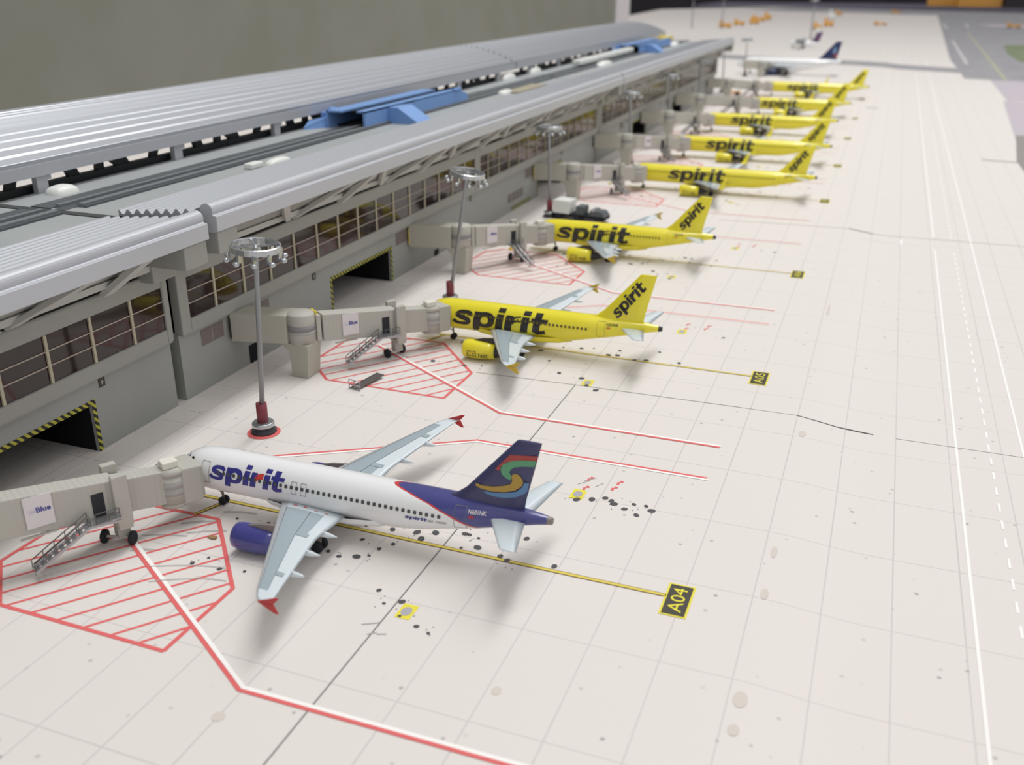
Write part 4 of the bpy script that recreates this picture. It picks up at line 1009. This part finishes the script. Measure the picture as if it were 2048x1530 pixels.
# a small far aircraft with a purple fin
t = thing('airliner', 'tiny white aircraft with purple tail far down the apron', 'airplane', (-11.3, 187, 0))
f = MB(); f.lathe([(0.02, 0), (.3, .3), (.5, 1.0), (.5, 3.6), (.3, 4.8), (.06, 5.8)], (0, 0, .95), 'x', 18); f.build('fuselage', [M_ywhite], t)
f = MB(); f.plate([(4.1, -.08, 1.2), (5.6, -.08, 1.2), (6.2, -.08, 3.0), (5.5, -.08, 3.0)], (0, .16, 0)); f.build('tail_fin', [mat('purple_fin', (96, 66, 104), 0.5)], t)
f = MB(); f.plate([(1.9, -4.6, 1.45), (2.3, 0, 1.45), (2.3, 4.6, 1.45), (3.0, 4.6, 1.45), (3.3, 0, 1.45), (2.8, -4.6, 1.45)], (0, 0, .1)); f.build('wing', [M_wing2], t)
for yy in (-1.7, 1.7):
    f = MB(); f.lathe([(.02, 0), (.22, .2), (.25, 1.2), (.1, 1.9)], (1.4, yy, 1.32), 'x', 12); f.build('engine', [M_dark], t)
for xx, yy in ((1.0, 0), (2.9, -.8), (2.9, .8)):
    f = MB(); f.tube((xx, yy, 0), (xx, yy, .7), .12, .12, 8); f.build('landing_gear', [M_tyre], t)

# ------------------------------------------------------------------ jet bridges
def stair_mesh(mb_steps, mb_rail, length, rise, width, nst=9):
    """stair running along +x from foot (0,0) to the top (length, rise)"""
    for sg in (-1, 1):
        mb_steps.bar((0, sg*width/2, .03), (length, sg*width/2, rise), .025, .07)
    for i in range(nst):
        x, z = length*(i+.5)/nst, rise*(i+.5)/nst; mb_steps.box(x-.05, x+.05, -width/2, width/2, z, z+.02)
    for sg in (-1, 1):
        h = .26
        mb_rail.tube((.02, sg*width/2, h), (length, sg*width/2, rise+h), .013, n=6); mb_rail.tube((.02, sg*width/2, h*.55), (length, sg*width/2, rise+h*.55), .010, n=6)
        for i in range(6):
            x, z = length*i/5, rise*i/5; mb_rail.tube((x, sg*width/2, z), (x, sg*width/2, z+h), .011, n=6)

def jet_bridge(label, R, P, cab_ang, yr, sign=True, sign_text=True, axle=math.radians(10), stair_turn=False, seal=False, collar_mat=None):
    """R: rotunda centre (x, y); P: cab rotunda centre (x, y)"""
    Rv, Pv = Vector((R[0], R[1], 0)), Vector((P[0], P[1], 0)); D = Pv-Rv; Ls = D.length; ang = math.atan2(D.y, D.x)
    t = thing('jet_bridge', label, 'jet bridge', (R[0], R[1], 0), ang, 'off-white jet bridges along the terminal')
    zb0, zb1, HT, W = 1.13, 0.60, 0.90, 0.50
    zb = lambda s_: zb0+(zb1-zb0)*max(0, s_)/Ls
    Wd = lambda a: (math.cos(a-ang), math.sin(a-ang))
    # rotunda and pillar (local x runs along the bridge)
    ro = MB(); ro.lathe([(0, zb0-.02), (.43, zb0-.02), (.43, zb0+HT), (.40, zb0+HT+.05), (0, zb0+HT+.05)], n=32); rob = ro.build('rotunda', [M_bridge], t)
    cb = MB(); cb.lathe([(.435, zb0+.42), (.445, zb0+.42), (.445, zb0+.58), (.435, zb0+.58)], n=32, mi=0); cb.lathe([(.435, zb0+.30), (.442, zb0+.30), (.442, zb0+.40), (.435, zb0+.40)], n=32, mi=1); cb.build('rotunda_window', [M_curtain_d, M_curtain], rob)
    pl = MB(); a0 = -ang
    def loc(wx, wy, wz): # world offsets from the rotunda into the bridge frame
        c, s_ = math.cos(-ang), math.sin(-ang); return (wx*c-wy*s_, wx*s_+wy*c, wz)
    ring = lambda x0, x1, y0_, y1_, z: [loc(x0, y0_, z), loc(x1, y0_, z), loc(x1, y1_, z), loc(x0, y1_, z)]
    pl.hexa(ring(-.26, .33, -.36, .36, 0)+ring(-.30, .40, -.38, .38, .86)); pl.hexa(ring(-.30, .40, -.38, .38, .86)+ring(-.62, .42, -.40, .40, 1.12))
    pl.build('pillar', [M_pillar], t, 0.02)
    fx = MB(); wx = XL+.08-R[0]; dy = -.42
    fx.hexa([loc(wx, dy-.42, zb0-.02), loc(-.30, -.42, zb0-.02), loc(-.30, .42, zb0-.02), loc(wx, dy+.42, zb0-.02), loc(wx, dy-.42, zb0+HT+.02), loc(-.30, -.42, zb0+HT+.02), loc(-.30, .42, zb0+HT+.02), loc(wx, dy+.42, zb0+HT+.02)])
    fx.build('fixed_walkway', [M_pillar], t, 0.03)
    co = MB(); co.hexa([loc(wx-.06, dy-.36, zb0+.1), loc(wx+.03, dy-.46, zb0+.1), loc(wx+.03, dy+.40, zb0+.1), loc(wx-.06, dy+.40, zb0+.1), loc(wx-.06, dy-.36, zb0+.75), loc(wx+.03, dy-.46, zb0+.75), loc(wx+.03, dy+.40, zb0+.75), loc(wx-.06, dy+.40, zb0+.75)]); co.build('wall_collar', [collar_mat or M_doorblack], t)
    if seal:
        sl = MB(); sl.box(.40, .47, -.20, .20, zb0+.35, zb0+HT+.06); sl.build('tunnel_seal', [M_yellowp], t, 0.02)
    if collar_mat:
        kn = MB(); kn.box(2.2, 2.34, -.62, -.48, .72, .84); kn.build('stair_beacon', [M_yellowp], t, 0.03)
    # telescopic tunnels
    def tun(s0, s1, w_, z0, h): 
        m = MB(); m.hexa([(s0, -w_/2, zb(s0)+z0), (s1, -w_/2, zb(s1)+z0), (s1, w_/2, zb(s1)+z0), (s0, w_/2, zb(s0)+z0), (s0, -w_/2, zb(s0)+z0+h), (s1, -w_/2, zb(s1)+z0+h), (s1, w_/2, zb(s1)+z0+h), (s0, w_/2, zb(s0)+z0+h)]); return m
    tun(.40, .56, W+.02, .02, HT-.02).build('tunnel_collar', [M_bridge], t, 0.03)
    s1 = 3.15*Ls/4.5
    to = tun(.62, s1, W, 0, HT).build('tunnel', [M_ribbed], t, 0.025)
    ti = tun(s1-.1, Ls-.15, W-.08, .03, HT-.07).build('inner_tunnel', [M_ribbed], t, 0.025)
    rl = MB(); rl.box(1.0, 1.75, -W/2-.03, -W/2+.03, zb(1.4)-.06, zb(1.4)-.02); rl.build('cable_tray', [M_bridge], t)
    # service door
    sd = 2.72*Ls/4.5
    dm = MB(); dm.box(sd-.13, sd+.13, -W/2-.012, -W/2, zb(sd)+.10, zb(sd)+.66); dm.build('service_door', [M_doorblack], t)
    # lifting columns with wheel bogie
    sc0 = 3.20*Ls/4.5
    for sg in (-1, 1):
        lc = MB(); lc.box(sc0-.17, sc0+.17, sg*(W/2+.09)-.09, sg*(W/2+.09)+.09, zb(sc0)-.18, zb(sc0)+HT+.16); lc.build('lift_column', [M_bridge], t, 0.03)
    bg = MB(); bg.box(sc0-.15, sc0+.15, -W/2-.16, W/2+.16, zb(sc0)-.26, zb(sc0)-.14); bg.box(sc0-.14, sc0+.14, -.16, .16, .14, zb(sc0)-.2); ax = (math.cos(axle-ang), math.sin(axle-ang)); bx = sc0-.12; bg.tube((bx-ax[0]*.36, -.05-ax[1]*.36, .16), (bx+ax[0]*.36, -.05+ax[1]*.36, .16), .035, n=8)
    bo = bg.build('bogie', [M_bridge], t, 0.015)
    for sg in (-1, 1):
        wl = MB(); wl.lathe([(0, -.06), (.12, -.06), (.16, -.035), (.16, .035), (.12, .06), (0, .06)], (0, 0, 0), 'y', 20); wl.map(lambda x, y, z: (bx+ax[0]*(sg*.33+y)-ax[1]*x, -.05+ax[1]*(sg*.33+y)+ax[0]*x, z+.16)); wl.build('wheel', [M_tyre], bo)
    # cab
    cz = zb1; dirx, diry = Wd(cab_ang)
    cr = MB(); cr.lathe([(0, cz+.05), (.34, cz+.05), (.34, cz+HT-.14), (0, cz+HT-.14)], (Ls, 0, 0), n=30); cr.lathe([(0, cz+HT-.13), (.36, cz+HT-.13), (.36, cz+HT-.02), (0, cz+HT-.02)], (Ls, 0, 0), n=30); cr.lathe([(0, cz-.06), (.33, cz-.06), (.33, cz+.04), (0, cz+.04)], (Ls, 0, 0), n=30)
    cro = cr.build('cab_rotunda', [M_bridge], t)
    cb = MB(); cb.lathe([(.342, cz+.44), (.35, cz+.44), (.35, cz+.60), (.342, cz+.60)], (Ls, 0, 0), n=30, mi=0); cb.lathe([(.342, cz+.26), (.348, cz+.26), (.348, cz+.40), (.342, cz+.40)], (Ls, 0, 0), n=30, mi=1); cb.build('rotunda_window', [M_curtain, M_curtain], cro)
    ux, uy = dirx, diry; nx, ny = -uy, ux
    def C(a, b, z): return (Ls+ux*a+nx*b, ux*0+uy*a+ny*b, z)
    cbx = MB(); w_ = .40
    cbx.hexa([C(.10, -w_+.04, cz-.02), C(.54, -w_, cz-.02), C(.54, w_, cz-.02), C(.10, w_-.04, cz-.02), C(.10, -w_+.04, cz+HT), C(.54, -w_, cz+HT-.02), C(.54, w_, cz+HT-.02), C(.10, w_-.04, cz+HT)])
    cbx.build('cab', [M_bridge], t, 0.05, 3)
    cn = MB(); cn.hexa([C(.52, -w_+.03, cz+.02), C(.62, -w_+.10, cz+.06), C(.62, w_-.10, cz+.06), C(.52, w_-.03, cz+.02), C(.52, -w_+.03, cz+HT-.04), C(.62, -w_+.08, cz+HT-.10), C(.62, w_-.08, cz+HT-.10), C(.52, w_-.03, cz+HT-.04)]); cn.build('cab_bellows', [M_pillar], t, 0.02)
    ac = MB(); ac.box(Ls-.22, Ls+.14, -.16, .14, cz+HT-.02, cz+HT+.16); ac.build('air_conditioner', [M_bridge_top], t, 0.03)
    # access stair beside the service door
    ln = 1.22; top = zb(sd)+.08
    stp, rai = MB(), MB(); stair_mesh(stp, rai, ln, top-.2, .22); stp.map(lambda x, y, z: (x, y, z+.2)); rai.map(lambda x, y, z: (x, y, z+.2))
    def place(m):
        if stair_turn: return m.map(lambda x, y, z: (sd-.15-(y+.0), -W/2-.30-(ln-x)*1.0, z))
        return m.map(lambda x, y, z: (sd-.30-ln+x, -W/2-.20+y, z))
    so = place(stp).build('access_stair', [M_steel], t); place(rai).build('handrail', [M_steel_d], so)
    ld = MB(); ld.box(sd-.32, sc0-.1, -W/2-.32, -W/2-.02, top-.02, top+.02); ld.bar((sd-.32, -W/2-.32, top), (sc0-.1, -W/2-.32, top-.06), .03, .05); lo_ = ld.build('landing', [M_steel], t)
    lr = MB()
    for s_ in (sd-.18, sd+.1, sc0-.14): lr.tube((s_, -W/2-.31, top), (s_, -W/2-.31, top+.26), .012, n=6)
    for h in (.14, .26): lr.tube((sd-.18 if h > .2 else sd+.1, -W/2-.31, top+h), (sc0-.14, -W/2-.31, top+h), .011, n=6)
    lr.build('handrail', [M_steel_d], lo_)
    if sign:
        sg0 = 1.50*Ls/4.5; z0 = zb(sg0)+.17
        sp_ = MB(); sp_.box(sg0-.28, sg0+.28, -W/2-.035, -W/2-.02, z0, z0+.72); so = sp_.build('paper_sign', [M_sheet], t)
        if sign_text:
            tx = MB(); yf = -W/2-.040
            add_text(tx, 'jet', lambda u, v: (sg0-.20+u, yf, z0+.34+v), .13, .11, 0, .0)
            add_text(tx, 'Blue', lambda u, v: (sg0-.055+u, yf, z0+.34+v), .29, .115, 1, .03)
            tx.build('lettering', [M_signpale, M_signblue], so, fix=False)
    return t
def gate_bridge(label, y0, nose, xoff=1.30, **kw):
    xd = nose+xoff; return jet_bridge(label, (-8.38, y0-4.85), (xd-.38, y0-1.12), math.radians(62), y0, **kw)
gate_bridge('off-white jet bridge at the white airliner, cut by the left frame edge', 4.73, -7.03, xoff=1.22, axle=math.radians(15))
gate_bridge('off-white jet bridge docked to the A05 yellow airliner', 17.5, -6.56, axle=math.radians(70), seal=True)
gate_bridge('off-white jet bridge docked to the A06 yellow airliner', 30.1, -6.99, axle=math.radians(-11), collar_mat=M_yellowp, stair_turn=True)
gate_bridge('off-white jet bridge docked to the nearest long yellow airliner', 46.2, -6.67, xoff=1.5, collar_mat=M_yellowp, stair_turn=True)
gate_bridge('off-white jet bridge docked to the second long yellow airliner', 58.5, -6.63, xoff=1.7, stair_turn=True)
gate_bridge('off-white jet bridge docked to the third long yellow airliner', 72.0, -7.0, xoff=1.5, sign=False)
gate_bridge('off-white jet bridge stretched to the shorter far yellow airliner', 85.3, -4.82, sign=False)
gate_bridge('off-white jet bridge at the farthest yellow airliner', 101.9, -5.55, sign=False)
gate_bridge('off-white jet bridge at the white wide-body airliner', 129.0, -11.2, xoff=4.0, sign=False)

# ------------------------------------------------------------------ small things on the apron
t = thing('stair_unit', 'loose grey metal stair lying tipped over by the A05 hatched zone', 'stair', (-6.25, 12.05, 0.0), math.radians(78))
a, b = MB(), MB(); stair_mesh(a, b, 1.25, 0.0, .28, 12)
a.map(lambda x, y, z: (x, y, z*0.5+.04+.05*max(0, x))); so = a.build('stair_flight', [M_steel_d], t)
r = MB()
for q in ((-.22), (0), (.22)): r.tube((0, q, 0), (0, q, .30), .016, n=6)
for z in (.02, .14, .30): r.tube((0, -.22, z), (0, .22, z), .014, n=6)
r.build('end_frame', [M_steel], t)
t = thing('service_truck', 'black flatbed truck carrying a white box, behind the A06 aircraft', 'truck', (-7.4, 36.7, 0), math.radians(-8))
q = MB(); q.box(-.5, 2.5, -.42, .42, .18, .34); q.build('chassis', [M_black], t, 0.03)
q = MB(); q.box(-.42, .52, -.46, .46, .34, 1.02); q.build('cargo_box', [mat('white_box_plastic', (226, 228, 224), 0.5)], t, 0.02)
q = MB(); q.box(.85, 1.30, -.36, .36, .34, .78); q.build('equipment_rack', [M_track], t, 0.03)
q = MB(); q.hexa([(1.65, -.4, .34), (2.55, -.4, .34), (2.55, .4, .34), (1.65, .4, .34), (1.65, -.36, .66), (2.35, -.36, .62), (2.35, .36, .62), (1.65, .36, .66)]); q.build('truck_cab', [M_track], t, 0.04)
q = MB(); q.box(1.72, 1.95, -.37, .37, .60, .69); q.build('beacon_bar', [M_steel], t)
for xx in (-.15, .95, 2.15):
    for sg in (-1, 1):
        wl = MB(); wl.lathe([(0, -.06), (.13, -.06), (.16, -.03), (.16, .03), (.13, .06), (0, .06)], (xx, sg*.40, .16), 'y', 14); wl.build('wheel', [M_tyre], t)

chip = MB(); chip.plate([(-.12, -.03, 0.012), (.02, -.07, 0.012), (.12, -.04, 0.02), (.10, .05, 0.012), (.02, .02, .03), (-.02, .05, .02)], (0, 0, .03))
chip = chip.build('leaf_fragment', [mat('dry_brown_leaf', (160, 124, 88), 0.8)]); chip.location = Vector((-5.02, 3.32, 0))*S
tag(chip, 'tiny dry brown leaf fragment on the red hatching near the blue engine', 'leaf')
M_orange = mat('orange_vehicle_paint', (222, 164, 78), 0.5, 0, 0.4)
def vehicle(label, x, y, L=2.2, W=1.0, H=1.0, m=M_orange, rz=0.0):
    if y > 110: L, W, H = L*.8, W*.8, H*.75
    t = thing('service_vehicle', label, 'vehicle', (x, y, 0), rz, 'orange service vehicles far down the apron' if m is M_orange else None)
    q = MB(); q.box(-L/2, L/2, -W/2, W/2, .25, H*.62); q.build('body', [m], t, 0.08)
    q = MB(); q.box(-L/2+.1, -L/2+.8, -W/2+.08, W/2-.08, H*.6, H); q.build('driver_cab', [m], t, 0.08)
    for xx in (-L*.32, L*.32):
        for sg in (-1, 1):
            wl = MB(); wl.lathe([(0, -.1), (.24, -.1), (.24, .1), (0, .1)], (xx, sg*W/2, .24), 'y', 10); wl.build('wheel', [M_tyre], t)
vehicle('orange vehicle under the jet bridge of the farthest yellow airliner', -8.3, 100.2, 1.9, .8, .75)
vehicle('orange vehicle behind the far canopy end, lowest of the left cluster', -36.0, 268, 4, 2.2, 2.6)
vehicle('orange vehicle second in the left far cluster, beside a dark one', -34.8, 285, 3.6, 2, 2.4)
vehicle('boxy orange vehicle in the middle of the left far cluster', -32.1, 296, 3.2, 2.2, 2.6)
vehicle('pale orange vehicle at the back of the left far cluster', -33.6, 318, 5, 2, 2.6)
vehicle('rightmost orange vehicle of the left far cluster', -32.6, 332, 2.6, 2.4, 3.2)
vehicle('orange vehicle right behind the purple-tailed aircraft', -11.9, 266, 2.4, 2, 2.6)
vehicle('tall orange vehicle just beyond the one by the purple-tailed aircraft', -10.4, 286, 3.2, 2, 3.2)
vehicle('orange vehicle far back by the white tug group', -13.6, 388, 3, 2, 2.6)
vehicle('lone flat orange vehicle on the open far apron', 2.9, 302, 4.6, 2, 1.6)
vehicle('farthest orange vehicle, near the grey taxiway edge', 6.2, 420, 4, 2, 2)
vehicle('orange vehicle on the pale patch at the right frame edge', 37.5, 300, 4.5, 2, 1.8)
vehicle('white service vehicle near the purple-tailed aircraft', -9.5, 240, 1.8, 1.4, 2.2, M_dome)
vehicle('white tall service vehicle beyond the purple-tailed aircraft', -13.2, 345, 2.6, 2, 4.0, M_dome)
t = thing('equipment_table', 'dark purplish table beyond the far edge of the layout', 'table', (0, 560, 0))
q = MB(); q.box(-95, 130, -22, 60, -3, 0); q.build('table_top', [mat('purple_grey_cloth', (112, 108, 124), 0.8)], t)
for xx in (-90, 125):
    for yy in (-18, 55):
        q = MB(); q.box(xx-2, xx+2, yy-2, yy+2, -75, -3); q.build('leg', [M_black], t)
def crate(label, x, y, sx, sy_, h, m, z=0):
    q = MB(); q.box(-sx/2, sx/2, -sy_/2, sy_/2, 0, h); o = q.build('storage_box', [m], None, 0.3); o.location = Vector((x, y, z))*S; tag(o, label, 'box', 'boxes beyond the far edge of the layout')
crate('large orange box at the top right beyond the layout', 44, 556, 20, 14, 8, M_orange)
crate('flat orange box left of the large orange one at top right', 27, 566, 14, 12, 5, M_orange)
crate('dark box at the top right corner beyond the layout', 66, 552, 22, 16, 7, mat('dark_box', (52, 44, 50), 0.7))
